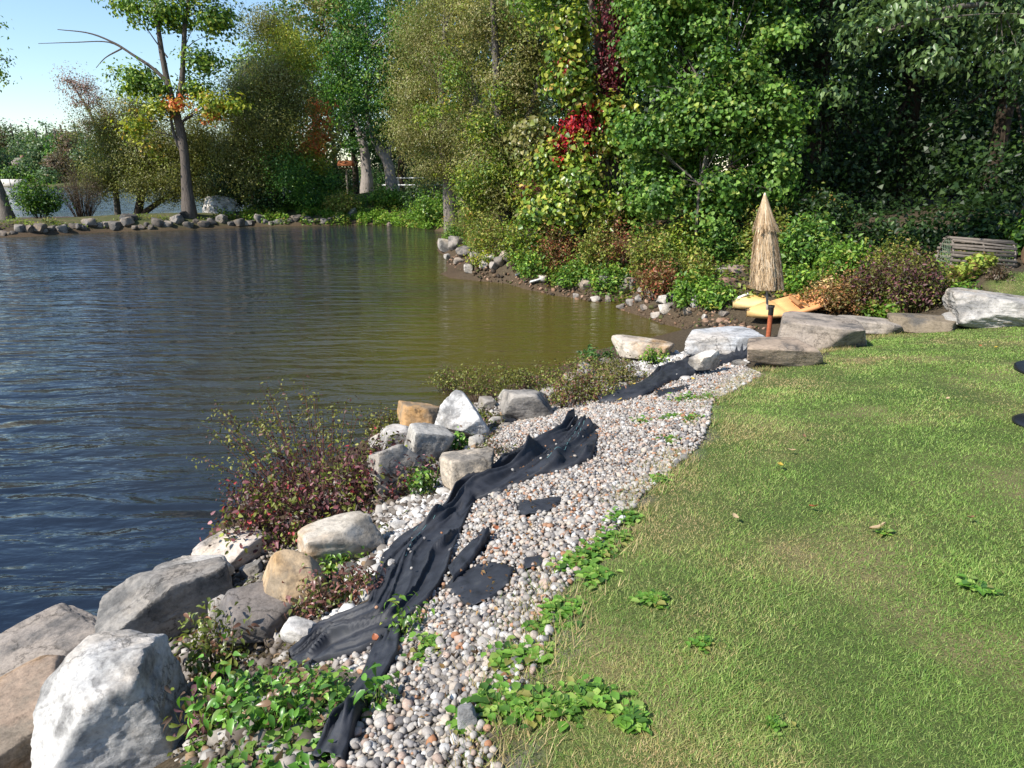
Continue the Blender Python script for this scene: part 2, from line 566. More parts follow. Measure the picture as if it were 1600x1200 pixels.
wv.inputs['Detail'].default_value = 2.0
wv.inputs['Detail Scale'].default_value = 1.6
nt.links.new(mp3.outputs[0], wv.inputs['Vector'])
chop = add2(mul(w1.outputs[0], 0.8), mul(wv.outputs['Fac'], 0.12))
hsum = add2(mul(chop, amp.outputs[0]), mul(w2.outputs[0], 0.10))
hsum = mul(hsum, ramp(nt, w3.outputs[0], [(0.35, (0.6,) * 3), (0.65, (1.1,) * 3)]).outputs[0])
bp = bump(nt, b, hsum, 1.0, 0.23)
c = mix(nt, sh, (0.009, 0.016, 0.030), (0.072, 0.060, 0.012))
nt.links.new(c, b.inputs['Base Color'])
b.inputs['Roughness'].default_value = 0.06
b.inputs['IOR'].default_value = 1.333
M['water'] = m

# woven ground cloth
m, nt, b = new_mat('ground_cloth')
tc = nd(nt, 'ShaderNodeTexCoord')
n = noise_node(nt, 9, 6, 0.65, tc.outputs['Object'])
c = ramp(nt, n.outputs[0], [(0.3, (0.014, 0.015, 0.019)), (0.58, (0.027, 0.029, 0.036)), (0.74, (0.05, 0.05, 0.052)), (0.86, (0.11, 0.105, 0.10))]).outputs[0]
nt.links.new(c, b.inputs['Base Color'])
b.inputs['Roughness'].default_value = 0.62
b.inputs['Specular IOR Level'].default_value = 0.4
fw = noise_node(nt, 300, 2, 0.6, tc.outputs['Object'])
bump(nt, b, fw.outputs[0], 0.25, 0.002)
M['cloth'] = m

# ------------------------------------------------------------------ ground sheet and lake
LAWN_EDGE = [(790, 1260), (805, 1180), (830, 1060), (858, 960), (905, 895), (965, 830), (1010, 770), (1060, 722), (1095, 690), (1108, 655), (1110, 630), (1178, 586), (1272, 563), (1345, 532), (1430, 513), (1500, 504), (1535, 494), (1560, 470), (1545, 440), (1600, 425), (1680, 418)]
lawn_poly = [hit(u, v)[:2] for u, v in LAWN_EDGE] + [(16, 14), (16, -8), (0.3, -8)]
GRAVEL = [(1190, 588), (1112, 630), (1108, 662), (1096, 694), (1060, 726), (1010, 772), (962, 832), (900, 898), (868, 958), (852, 1040), (800, 1090), (760, 1130), (790, 1250), (500, 1250), (540, 1140), (590, 1060), (470, 1050), (470, 1010), (600, 960), (590, 880), (620, 830), (690, 780), (735, 745), (760, 700), (790, 665), (860, 640), (930, 625), (980, 590), (1060, 566), (1150, 568)]
gravel_poly = [hit(u, v)[:2] for u, v in GRAVEL]
RUBBLE = [(560, 880), (600, 820), (650, 770), (700, 745), (760, 735), (720, 780), (660, 830), (600, 880), (560, 950), (480, 1010), (450, 1000), (530, 930)]
rubble_poly = [hit(u, v)[:2] for u, v in RUBBLE]
RUBBLE2 = [(960, 575), (1010, 560), (1060, 553), (1150, 548), (1170, 568), (1080, 575), (1000, 590), (960, 612), (930, 625)]
rubble2_poly = [hit(u, v)[:2] for u, v in RUBBLE2]

gx = np.unique(np.round(np.concatenate([np.arange(-420, -60, 14), np.arange(-60, -6, 0.9), np.arange(-6, 14, 0.17), np.arange(14, 60, 1.5), np.arange(60, 421, 20)]), 3))
gy = np.unique(np.round(np.concatenate([np.arange(-14, -2, 0.8), np.arange(-2, 20, 0.17), np.arange(20, 75, 0.8), np.arange(75, 180, 5), np.arange(180, 300, 4), np.arange(300, 521, 20)]), 3))
X, Y = np.meshgrid(gx, gy)
X, Y = X.ravel(), Y.ravel()
Z = H(X, Y)
near = (X > -8) & (X < 16) & (Y < 22)
lawn = in_poly(X, Y, lawn_poly).astype(float)
Z = Z + np.where(lawn > 0, 0.004, np.where(near, 0.025, 0.10)) * fbm(np.stack([X, Y, 0 * X], 1) * np.where(near, 1.6, 0.6)[:, None], 5, 3) * np.where(Z > 0.05, 1, 0.3)
nx, ny = len(gx), len(gy)
ii, jj = np.meshgrid(np.arange(ny - 1), np.arange(nx - 1), indexing='ij')
q = (ii * nx + jj).ravel()
F = np.stack([q, q + 1, q + nx + 1, q + nx], 1)
lawn = in_poly(X, Y, lawn_poly).astype(float)
grit = (in_poly(X, Y, gravel_poly) | in_poly(X, Y, rubble_poly) | in_poly(X, Y, rubble2_poly)).astype(float)
mudm = np.clip(1.2 - np.abs(Z - 0.05) / 0.22, 0, 1) * (Y > 3) + (Z < 0)
lawn = np.where((Y > 38) & (Z > 0.2), 0.5, lawn)
lawn = np.where((Y > 190), 0.8, lawn)
me = make_mesh('ground', np.stack([X, Y, Z], 1), F, smooth=True, attrs={'lawn': lawn, 'grit': grit, 'mud': np.clip(mudm, 0, 1)})
ground = tag(link('ground', me, M['ground']), 'sloping bank, lawn and shore round the cove', None, None, 'structure')

# lake: one sheet, with its depth known at every vertex
wx = np.unique(np.round(np.concatenate([np.arange(-420, -40, 15), np.arange(-40, 12, 0.5), np.arange(12, 21, 3)]), 3))
wy = np.unique(np.round(np.concatenate([np.arange(-14, 70, 0.5), np.arange(70, 260, 10)]), 3))
X, Y = np.meshgrid(wx, wy)
X, Y = X.ravel(), Y.ravel()
Zt = H(X, Y)
nx, ny = len(wx), len(wy)
ii, jj = np.meshgrid(np.arange(ny - 1), np.arange(nx - 1), indexing='ij')
q = (ii * nx + jj).ravel()
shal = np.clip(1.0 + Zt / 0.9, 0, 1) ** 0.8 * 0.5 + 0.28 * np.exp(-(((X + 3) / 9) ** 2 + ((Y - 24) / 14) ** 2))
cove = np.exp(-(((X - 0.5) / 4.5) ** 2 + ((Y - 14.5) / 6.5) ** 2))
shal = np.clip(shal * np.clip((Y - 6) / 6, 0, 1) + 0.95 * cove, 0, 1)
calm = np.clip(np.exp(-(((X - 2) / 6.0) ** 2 + ((Y - 20) / 16.0) ** 2)) * 1.25, 0, 1)
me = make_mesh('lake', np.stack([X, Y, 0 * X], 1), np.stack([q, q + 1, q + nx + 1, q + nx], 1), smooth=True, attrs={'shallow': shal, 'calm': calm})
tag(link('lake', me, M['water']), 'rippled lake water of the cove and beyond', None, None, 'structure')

# ------------------------------------------------------------------ foliage makers
def palette(*rows, k=0.85):
    """rows of (r, g, b in photograph values, weight)"""
    c = np.array([srgb(r[:3], k) for r in rows])
    w = np.array([r[3] for r in rows], float)
    return np.minimum(c, 0.8), w / w.sum()

def leafpal(*rows, k=0.85):
    """leaf colours: a leaf's own reflectance, a little above what a shaded crown shows"""
    return palette(*rows, k=k * 1.28)

def pick(rng, pal, n):
    return pal[0][rng.choice(len(pal[1]), n, p=pal[1])]

def leaf_geo(rng, P, N, size, aspect=0.62, hang=0.4, upb=0.5, wild=0.8, simple=False):
    """one folded leaf for each point: base, two sides, tip"""
    n = len(P)
    size = np.broadcast_to(size, (n,)) * rng.uniform(0.65, 1.3, n)
    nn = nrm(N + np.array([0, 0, upb]) + rng.normal(0, wild, (n, 3)) * 0.6)
    t = rng.normal(0, 1, (n, 3))
    t[:, 2] -= hang * 1.5
    t = nrm(t - nn * (t * nn).sum(1, keepdims=True))
    bb = np.cross(nn, t)
    L = size[:, None]
    Wd = L * aspect * 0.5
    p0 = P - t * L * 0.4
    p1 = P + t * L * 0.02 + bb * Wd + nn * Wd * 0.35
    p2 = P + t * L * 0.6 - nn * L * 0.12
    p3 = P + t * L * 0.02 - bb * Wd + nn * Wd * 0.35
    if simple == 'rich':       # lobed outline folded along the midrib
        tt = np.array([-.4, -.22, .05, .34, .62])
        ww = np.array([0.25, .92, 1.0, .62, 0.0])
        dz = np.array([0, .03, .03, -.02, -.14])
        mid = [P + t * L * a_ + nn * L * d_ for a_, d_ in zip(tt, dz)]
        lf = [m_ + bb * Wd * w_ + nn * Wd * .38 * w_ - t * L * .05 for m_, w_ in zip(mid[:4], ww)]
        rt = [m_ - bb * Wd * w_ + nn * Wd * .38 * w_ - t * L * .05 for m_, w_ in zip(mid[:4], ww)]
        V = np.stack(mid + lf + rt, 1).reshape(-1, 3)
        o = np.arange(n)[:, None, None] * 13
        f = np.array([[0, 5, 6], [0, 6, 1], [1, 6, 7], [1, 7, 2], [2, 7, 8], [2, 8, 3], [3, 8, 4], [0, 10, 9], [0, 1, 10], [1, 11, 10], [1, 2, 11], [2, 12, 11], [2, 3, 12], [3, 4, 12]])
        return V, (o + f[None]).reshape(-1, 3), 13
    if simple == 'hex':
        q1 = P - t * L * .12 + bb * Wd + nn * Wd * .3
        q2 = P + t * L * .26 + bb * Wd * .8 + nn * Wd * .2
        q4 = P + t * L * .26 - bb * Wd * .8 + nn * Wd * .2
        q5 = P - t * L * .12 - bb * Wd + nn * Wd * .3
        V = np.stack([p0 + t * L * .1, q1, q2, p2, q4, q5], 1).reshape(-1, 3)
        o = np.arange(n)[:, None, None] * 6
        return V, (o + np.array([[0, 1, 2], [0, 2, 3], [0, 3, 4], [0, 4, 5]])[None]).reshape(-1, 3), 6
    if simple:
        V = np.stack([p1, p2, p3], 1).reshape(-1, 3)
        return V, np.arange(3 * n).reshape(n, 3), 3
    V = np.stack([p0, p1, p2, p3], 1).reshape(-1, 3)
    o = np.arange(n)[:, None] * 4
    F = np.concatenate([o + np.array([[0, 1, 2]]), o + np.array([[0, 2, 3]])])
    return V, F, 4

def clumps(rng, blobs, n, per, cr, shell=0.55):
    """blobs: (centre xyz, radii xyz, weight). Returns leaf points, outward directions, clump index, blob index"""
    C = np.array([b[0] for b in blobs], float)
    Rr = np.array([b[1] for b in blobs], float)
    w = np.array([b[2] if len(b) > 2 else 1.0 for b in blobs]) * (Rr[:, 0] * Rr[:, 2])
    w /= w.sum()
    nc = max(3, int(n / per))
    bi = rng.choice(len(blobs), nc, p=w)
    d = nrm(rng.normal(0, 1, (nc, 3)))
    r = np.where(rng.random(nc) < 0.72, rng.uniform(shell, 1.02, nc), rng.uniform(0.1, shell, nc))
    r = r * (1 + 0.22 * vnoise(d * 2.3 + bi[:, None] * 7.7, 3))
    cc = C[bi] + d * r[:, None] * Rr[bi]
    li = rng.integers(0, nc, n)
    csz = (cr * rng.uniform(0.6, 1.5, nc))[li]
    off = rng.normal(0, 1, (n, 3)) * csz[:, None] * np.array([1, 1, 0.6])
    Pp = cc[li] + off
    out = nrm((Pp - C[bi[li]]) / Rr[bi[li]])
    return Pp, out, li, bi[li], cc

def leaf_colour(rng, pals, li, bi, nclump, vary=0.2):
    n = len(li)
    out = np.zeros((n, 3))
    cl_u = rng.random(nclump)
    cl_b = rng.uniform(1 - vary, 1 + vary, nclump)
    for k in range(len(pals)):
        s = bi == k
        if not s.any():
            continue
        c, w = pals[k]
        cum = np.cumsum(w)
        u = np.where(rng.random(s.sum()) < 0.62, cl_u[li[s]], rng.random(s.sum()))
        out[s] = c[np.minimum(np.searchsorted(cum, u), len(w) - 1)]
    return out * (cl_b[li] * rng.uniform(0.85, 1.15, n))[:, None]

def bez(p0, p1, sag, rng, n=7):
    t = np.linspace(0, 1, n)[:, None]
    mid = (p0 + p1) / 2 + np.array([0, 0, sag]) + rng.normal(0, 0.06, 3) * np.linalg.norm(p1 - p0)
    return (1 - t) ** 2 * p0 + 2 * t * (1 - t) * mid + t ** 2 * p1

GREY_BARK, DARK_BARK, PALE_BARK = srgb((112, 104, 96), 0.8), srgb((70, 60, 50), 0.7), srgb((150, 143, 134), 0.85)

def tree(name, label, base, trunks, blobs, n, leaf, pal, seed, per=26, cr=0.35, bark=GREY_BARK, limbs=12, group=None,
         cat='tree', shell=0.55, aspect=0.62, hang=0.4, simple=False, pals=None, mat='leaf', upb=0.5, wild=0.8, sides=9, limb_r=0.06, crown_name='crown'):
    """trunks: list of (points, radii) in world space; blobs as in clumps()"""
    rng = np.random.default_rng(seed)
    base = np.asarray(base, float)
    t = thing(name, label, cat, base, group)
    mb = MB()
    for pts, rad in trunks:
        pts = np.asarray(pts, float)
        k = max(12, 4 * len(pts))
        s = np.linspace(0, len(pts) - 1, k)
        i = np.minimum(s.astype(int), len(pts) - 2)
        f = (s - i)[:, None]
        # Catmull-Rom through the given points
        pe = np.concatenate([[2 * pts[0] - pts[1]], pts, [2 * pts[-1] - pts[-2]]])
        a, b_, c_, d_ = pe[i], pe[i + 1], pe[i + 2], pe[i + 3]
        q = 0.5 * (2 * b_ + (c_ - a) * f + (2 * a - 5 * b_ + 4 * c_ - d_) * f ** 2 + (3 * b_ - a - 3 * c_ + d_) * f ** 3)
        rr = np.interp(s, np.arange(len(rad)), rad)
        mb.tube(q, rr, sides, bark, True, 0.12, seed)
    Pp, out, li, bi, cc = clumps(rng, blobs, n, per, cr, shell)
    if trunks and limbs:
        allp = np.concatenate([np.asarray(p, float)[len(p) // 3:] for p, _ in trunks])
        for e in cc[rng.choice(len(cc), min(limbs, len(cc)), replace=False)]:
            dd = np.linalg.norm((allp - e) * np.array([1, 1, 0.7]), axis=1) + np.where(allp[:, 2] > e[2], 3, 0)
            p0 = allp[np.argmin(dd)]
            L = np.linalg.norm(e - p0)
            pts = bez(p0, e, 0.12 * L, rng)
            mb.tube(pts, np.linspace(limb_r * (0.6 + 0.12 * L), limb_r * 0.12, len(pts)), 5, bark, False)
    if mb.V:
        link('trunk', mb.mesh('trunk', True, base), M['bark'], t)
    V, F, k = leaf_geo(rng, Pp, out, leaf, aspect, hang, upb, wild, simple)
    col = leaf_colour(rng, pals or [pal] * len(blobs), li, bi, len(cc))
    me = make_mesh(crown_name, V - base, F, np.repeat(col, k, 0))
    link(crown_name, me, M[mat], t)
    return t

def blob(u, v, ru, rv, Yd, ry=None, w=1.0):
    """an ellipsoid of foliage whose centre is seen at (u, v), Yd metres ahead; radii given in photograph pixels at that distance"""
    s = mpp(Yd, v)
    return (at(u, v, Yd), (ru * s, ry if ry else ru * s * 0.8, rv * s), w)

def path(Yd, *pts):
    out = []
    for p in pts:
        out.append(at(p[0], p[1], Yd + (p[2] if len(p) > 2 else 0)))
    return np.array(out)

def shrub(name, label, base, w, d, h, n, leaf, pal, seed, cat='shrub', group=None, stems=14, stem_col=None, per=9, cr=None, aspect=0.5,
          hang=0.2, lean=(0, 0), mat='leaf', upb=0.6, wild=0.9, up=1.0, simple=False, sr=0.006, foot=0.3, fill=0.5):
    """stems fanning out from the base with leaves along them"""
    rng = np.random.default_rng(seed)
    base = np.asarray(base, float)
    t = thing(name, label, cat, base, group)
    mb = MB()
    sc = DARK_BARK if stem_col is None else stem_col
    Lp, Lo = [], []
    per_stem = max(4, int(n / stems))
    for i in range(stems):
        a, rr = rng.uniform(0, 2 * math.pi), math.sqrt(rng.uniform(0.02, 1))
        top = np.array([math.cos(a) * rr * w / 2 + lean[0] * h, math.sin(a) * rr * d / 2 + lean[1] * h, h * rng.uniform(0.55, 1.08) * math.sqrt(max(0.08, 1 - 0.75 * rr * rr))])
        fb = np.array([math.cos(a) * rr * w / 2 * foot, math.sin(a) * rr * d / 2 * foot, -0.04])
        mid = fb * 0.55 + top * 0.45 + np.array([0, 0, 0.18 * h * up]) + rng.normal(0, 0.05, 3) * h
        tt = np.linspace(0, 1, 7)[:, None]
        pts = (1 - tt) ** 2 * fb + 2 * tt * (1 - tt) * mid + tt ** 2 * top
        mb.tube(pts, np.linspace(sr * 1.3, sr * 0.35, 7), 3, sc * rng.uniform(0.7, 1.3), False)
        s = rng.uniform(0.15, 1.03, per_stem) ** fill
        q = (1 - s[:, None]) ** 2 * fb + 2 * s[:, None] * (1 - s[:, None]) * mid + s[:, None] ** 2 * top
        c = cr if cr else 0.10 * max(w, h)
        dirs = rng.normal(0, 1, (per_stem, 3))
        Lp.append(q + dirs * c * np.array([0.8, 0.8, 0.55]) * (0.4 + 0.6 * s[:, None]))
        Lo.append(nrm(dirs))
    Lp, Lo = np.concatenate(Lp), np.concatenate(Lo)
    Lp[:, 2] = np.maximum(Lp[:, 2], 0.015)
    link('stems', mb.mesh('stems', True), M['bark'], t)
    V, F, k = leaf_geo(rng, Lp, Lo, leaf, aspect, hang, upb, wild, simple)
    col = pick(rng, pal, len(Lp)) * rng.uniform(0.7, 1.3, len(Lp))[:, None]
    # neighbouring leaves share a tone
    tone = 1 + 0.35 * vnoise(Lp / max(0.12, 0.16 * max(w, h)) + seed * 3.1, seed)
    link('foliage', make_mesh('foliage', V, F, np.repeat(col * tone[:, None], k, 0)), M[mat], t)
    return t

# ------------------------------------------------------------------ boulders
_ico = {}
def ico(sub):
    if sub not in _ico:
        bm = bmesh.new()
        bmesh.ops.create_icosphere(bm, subdivisions=sub, radius=1)
        _ico[sub] = (np.array([v.co[:] for v in bm.verts]), np.array([[v.index for v in f.verts] for f in bm.faces]))
        bm.free()
    return _ico[sub]

def rock_verts(seed, cuts=9, p=3.5, rough=0.05, sub=4, planes=(), dmin=0.5, dmax=0.86):
    """an angular stone about 2 units across: a block with skewed faces and broken corners, chipped and roughened"""
    rng = np.random.default_rng(seed)
    V, F = ico(sub)
    N_, D_ = [], []
    sk = 0.45 if p < 4.2 else 0.22
    for ax_ in range(3):
        for sg in (-1, 1):
            n_ = np.zeros(3)
            n_[ax_] = sg
            N_.append(nrm(n_ + rng.normal(0, sk * 0.55, 3)))
            D_.append(rng.uniform(0.78, 1.0))
    for i in range(cuts):
        n_ = nrm(rng.normal(0, 1, 3))
        N_.append(n_)
        D_.append(rng.uniform(0.74, 1.02) * (1.0 + 0.32 * (np.abs(n_).sum() - 1)))
    for n_, d_ in planes:
        N_.append(nrm(np.array(n_, float)))
        D_.append(d_)
    dots = V @ np.array(N_).T
    ri = np.where(dots > 1e-3, np.array(D_)[None] / np.maximum(dots, 1e-3), 9.0)
    r = -np.log(np.exp(-np.minimum(ri, 9) * 44).sum(1)) / 44
    r = np.minimum(r, 1.5)
    V = V * r[:, None]
    E = np.concatenate([F[:, [0, 1]], F[:, [1, 2]], F[:, [2, 0]]])
    for _ in range(1 if sub >= 5 else 0):
        acc = np.zeros_like(V)
        cnt = np.bincount(E[:, 0], minlength=len(V)).astype(float)
        for k_ in range(3):
            acc[:, k_] = np.bincount(E[:, 0], V[E[:, 1], k_], minlength=len(V))
        V = 0.5 * V + 0.5 * acc / cnt[:, None]
    q = V * 1.5 + seed * 1.37
    big = fbm(q, seed, 3)
    ridg = 1 - 2 * np.abs(fbm(q * 2.2 + 3, seed + 9, 4))
    bedn = nrm(rng.normal(0, .4, 3) + np.array([0, 0, 1.0]))
    st = (V @ bedn) * 5 + 0.9 * big
    step = np.abs((st % 1) - 0.5) * 2
    ledge = np.where(step > 0.86, -(step - 0.86) * 3, 0)
    V = V + nrm(V) * (rough * 1.2 * big + rough * 0.45 * ridg + rough * 0.55 * ledge * (vnoise(q * 1.3, seed + 3) > 0) + rough * 0.35 * fbm(q * 6, seed + 5, 5) - rough * 0.16 * np.clip(np.abs(fbm(q * 1.6 + 11, seed + 7, 3)) < 0.02, 0, 1))[:, None]
    return V, F

def rock(name, label, box, col, mat='limestone', seed=1, depth=0.85, yaw=0.0, tilt=(0, 0), cuts=9, p=3.5, rough=0.05, sub=4, planes=(), group=None, cat='boulder', hmin=0.3, sink=0.12, lift=0.0, Yoff=0.0, hmax=9, dmin=0.5):
    """box: what the stone covers in the photograph (x0, x1, y0, y1); set on the ground with its foot at the lower edge"""
    x0, x1, y0, y1 = box
    foot = hit((x0 + x1) / 2, y1)
    s = np.linalg.norm(foot - np.array([0, 0, CAM_Z]))
    D = ray((x0 + x1) / 2, y1)
    dep = foot[1] / D[1]                         # depth along the axis
    Wm = (x1 - x0) * dep / FPX
    al = math.asin(min(0.99, (CAM_Z - foot[2]) / s))
    dm = Wm * depth
    hm = ((y1 - y0) * dep / FPX * 1.04 - dm * 0.8 * math.sin(al)) / math.cos(al)
    hm = min(max(hm, hmin * Wm), hmax)
    dirh = nrm(np.array([D[0], D[1]]))
    c = foot[:2] + dirh * (dm * 0.45 + Yoff)
    V, F = rock_verts(seed, cuts, p, rough, sub, planes, dmin)
    ext = (V.max(0) - V.min(0)) / 2
    V = (V - (V.max(0) + V.min(0)) / 2) / ext * np.array([Wm / 2, dm / 2, hm * (1 + sink) / 2])
    o = link(name, make_mesh(name, V, F, smooth=True), M[mat])
    o.data.set_sharp_from_angle(angle=R(32))
    o.location = (c[0], c[1], min(foot[2], hz(c[0], c[1]) + 0.3 * hm) + hm * (1 - sink) / 2 + lift)
    o.rotation_euler = (R(tilt[0]), R(tilt[1]), R(yaw) - math.atan2(dirh[0], dirh[1]))
    cc = srgb(col, 0.76)
    o.color = (*[float(x) for x in cc], 1)
    return tag(o, label, cat, group, 'thing')

# ------------------------------------------------------------------ boulders of the near bank
rock('boulder', 'large pale grey boulder with dark weathered top beside the leafy green plants', (78, 306, 1000, 1230), (214, 210, 204), 'limestone', 11, 0.8, -8, (4, -8), 9, 4.5, 0.06, 6, [((0.9, -0.2, 0.1), 0.72), ((-0.7, -0.3, 0.6), 0.75)], cat='boulder')
rock('flat_boulder', 'flat tan boulder partly behind the big pale boulder at the water', (-110, 165, 1040, 1230), (182, 158, 136), 'ochre_stone', 23, 0.9, 12, (0, 0), 7, 4, 0.04, 6, hmin=0.12, hmax=0.2, sink=0.3)
rock('flat_boulder', 'long flat grey boulder slab reaching into the lake', (-110, 190, 990, 1095), (172, 160, 148), 'grey_stone', 31, 0.75, 14, (0, -4), 7, 4, 0.05, 6, hmin=0.1, hmax=0.16)
rock('boulder', 'wedge boulder with lit top edge and dark shaded face at the lake', (170, 372, 890, 1012), (158, 152, 144), 'grey_stone', 41, 0.55, -6, (0, -3), 7, 4.5, 0.06, 6, [((0.42, -0.9, -0.02), 0.16), ((-0.6, -0.2, 0.75), 0.6)], hmax=0.36)
rock('boulder', 'whitish sloping boulder at the waterline above the wedge boulder', (255, 372, 855, 945), (215, 208, 198), 'limestone', 47, 0.8, -30, (0, -12), 8, 4, 0.05, 5)
rock('boulder', 'pinkish white boulder under the edge of the red leaved shrub', (310, 440, 822, 890), (222, 208, 194), 'limestone', 53, 0.7, 10, (0, -8), 8, 4, 0.05, 5)
rock('boulder', 'dark grey flat topped boulder beside the tan boulder', (345, 485, 912, 1010), (120, 116, 116), 'grey_stone', 59, 0.8, 15, (8, 6), 7, 4.5, 0.04, 5, hmax=0.3)
rock('boulder', 'smooth tan boulder between dark grey boulder and black cloth', (410, 532, 858, 962), (206, 178, 142), 'ochre_stone', 61, 0.8, -15, (4, 10), 8, 3.5, 0.04, 5)
rock('boulder', 'two coloured boulder with white end and ochre end below the red shrub', (470, 600, 800, 893), (216, 204, 186), 'ochre_stone', 67, 0.65, 20, (0, 6), 9, 4, 0.06, 5)
rock('boulder', 'tall mottled grey boulder half covered by the red leaved shrub', (575, 664, 685, 778), (176, 168, 158), 'grey_stone', 71, 0.75, 30, (0, 12), 8, 4, 0.06, 5)
rock('boulder', 'tilted grey boulder with white top leaning between its neighbours', (634, 702, 658, 732), (196, 190, 180), 'grey_stone', 73, 0.8, 25, (14, 8), 7, 5, 0.04, 5)
rock('boulder', 'small rounded pale boulder in front of the orange boulder', (592, 652, 662, 705), (205, 198, 190), 'limestone', 79, 0.8, 0, (0, 0), 9, 3, 0.05, 5)
rock('boulder', 'orange tan boulder standing at the edge of the lake', (624, 700, 626, 684), (206, 164, 116), 'ochre_stone', 83, 0.8, 10, (0, 8), 9, 3.5, 0.05, 5)
rock('boulder', 'big white boulder with grey streaked side rising to a peak', (688, 774, 611, 694), (222, 218, 212), 'limestone', 89, 0.85, 35, (0, 10), 6, 4, 0.05, 6, [((0.75, -0.35, 0.55), 0.42), ((-0.7, -0.3, 0.55), 0.5)])
rock('boulder', 'cream coloured block boulder just above the black cloth', (687, 777, 702, 766), (226, 208, 184), 'limestone', 97, 0.7, 5, (0, 0), 6, 6, 0.04, 5)
rock('boulder', 'rounded grey boulder next to the low shrub by the pebbles', (778, 868, 600, 660), (176, 168, 158), 'grey_stone', 101, 0.8, -10, (0, 0), 9, 3.5, 0.05, 5)
rock('boulder', 'small shaded grey stone in the gap beside the cream block', (655, 690, 725, 750), (160, 150, 145), 'grey_stone', 103, 0.9, 0, (0, 0), 9, 3.5, 0.06, 3)
rock('boulder', 'pale boulder with tan stained end where the cove meets the bank', (950, 1052, 521, 566), (218, 204, 186), 'ochre_stone', 107, 0.85, -5, (0, 4), 8, 4, 0.05, 5)
rock('flat_boulder', 'flat bluish white boulder slab below the umbrella', (1060, 1188, 517, 562), (208, 208, 208), 'limestone', 109, 0.8, 12, (0, -3), 7, 4, 0.05, 5)
rock('stone_slab', 'brown topped stone slab at the corner of the lawn', (1163, 1277, 527, 576), (176, 156, 136), 'grey_stone', 113, 0.75, 8, (0, -2), 5, 7, 0.03, 5, [((0, 0, 1), 0.6)], cat='stone slab')
rock('stone_slab', 'wide thick brown stone slab between umbrella pole and lawn', (1213, 1348, 498, 548), (172, 158, 144), 'grey_stone', 127, 0.85, -6, (0, 2), 5, 7, 0.03, 5, [((0, 0, 1), 0.6)], cat='stone slab')
rock('stone_slab', 'pale thin stone slab in front of the purple shrub', (1300, 1400, 494, 526), (176, 164, 150), 'grey_stone', 131, 0.75, 4, (0, 0), 6, 5, 0.04, 5, cat='stone slab', hmax=0.22)
rock('stone_slab', 'narrow brown stone slab with dark crack at the lawn edge', (1388, 1492, 496, 520), (138, 124, 104), 'grey_stone', 137, 0.5, 3, (0, 0), 6, 6, 0.04, 5, cat='stone slab', hmax=0.2)
rock('boulder', 'broad cracked pale grey boulder below the lobster trap', (1470, 1612, 452, 514), (190, 184, 176), 'limestone', 139, 0.8, 0, (0, 6), 10, 3, 0.08, 6)
rock('boulder', 'low grey rock lying at the foot of the cracked boulder', (1560, 1640, 480, 506), (150, 140, 130), 'grey_stone', 149, 0.7, 0, (0, 0), 8, 4, 0.05, 5)
rock('boulder', 'light grey rock slab tucked under the cracked boulder edge', (1470, 1560, 490, 514), (182, 176, 168), 'limestone', 151, 0.8, 0, (0, 0), 8, 4, 0.05, 5, hmax=0.16)
rock('stone', 'white angular stone lying on the upper black cloth', (1076, 1126, 556, 590), (232, 224, 212), 'limestone', 157, 0.6, 30, (0, -10), 8, 4, 0.06, 3, cat='stone', lift=0.06)
rock('stone', 'white chunk of stone at the bottom edge of the pebbles', (714, 746, 1114, 1150), (240, 236, 230), 'limestone', 163, 0.8, 10, (0, 0), 6, 5, 0.05, 3, cat='stone', lift=0.03)
rock('stone', 'white broken stone slanting down beside the dark grey boulder', (440, 500, 968, 1012), (226, 220, 212), 'limestone', 167, 0.7, -35, (0, 0), 7, 5, 0.05, 3, cat='stone')
rock('stone', 'pale stone wedged behind the bright green plants', (330, 372, 930, 985), (206, 200, 192), 'limestone', 173, 0.6, 0, (0, 0), 8, 4, 0.05, 3, cat='stone')
for i, (bx, c) in enumerate([((1016, 1040, 573, 586), (220, 214, 206)), ((985, 1008, 580, 594), (214, 206, 196)), ((1060, 1080, 586, 598), (208, 200, 190)), ((1138, 1166, 560, 574), (200, 194, 186)), ((1120, 1150, 546, 560), (196, 190, 182)), ((965, 985, 596, 608), (210, 200, 190)),
                             ((600, 626, 872, 890), (224, 218, 210)), ((640, 664, 792, 808), (228, 222, 214)), ((560, 584, 900, 916), (214, 206, 198)), ((612, 640, 812, 830), (220, 214, 206))]):
    rock('stone', 'small white broken stone among the rubble beside the black cloth', bx, c, 'limestone', 200 + i, 0.8, i * 40, (0, 0), 8, 4, 0.06, 3, group='white rubble stones', cat='stone')

fr = np.random.default_rng(404)
for i, (u, v, w) in enumerate([(330, 905, 50), (395, 905, 44), (445, 905, 40), (300, 940, 44), (415, 868, 46), (455, 840, 40), (545, 905, 36), (385, 1010, 36), (320, 1010, 34), (520, 855, 34), (560, 800, 46), (600, 790, 40), (540, 775, 46), (640, 745, 30), (670, 752, 28), (590, 705, 36), (668, 668, 26), (700, 700, 26), (745, 700, 26), (775, 665, 26), (760, 640, 30), (795, 628, 30), (860, 622, 30), (890, 600, 28), (915, 592, 30), (940, 575, 30), (960, 590, 24), (500, 940, 30), (470, 905, 30), (240, 1000, 50)]):
    rock('stone', 'jagged smaller pale stone wedged into the boulder line of the near bank', (u - w / 2, u + w / 2, v - w * fr.uniform(.5, .8), v), tuple(int(q_) for q_ in np.array((206, 198, 186)) * fr.uniform(.72, 1.08)), ('limestone', 'grey_stone', 'ochre_stone')[i % 3], 440 + i, .8, fr.uniform(0, 180), (fr.normal(0, 10), fr.normal(0, 10)), 9, 4.5, .06, 4, group='smaller stones of the boulder line', cat='stone')
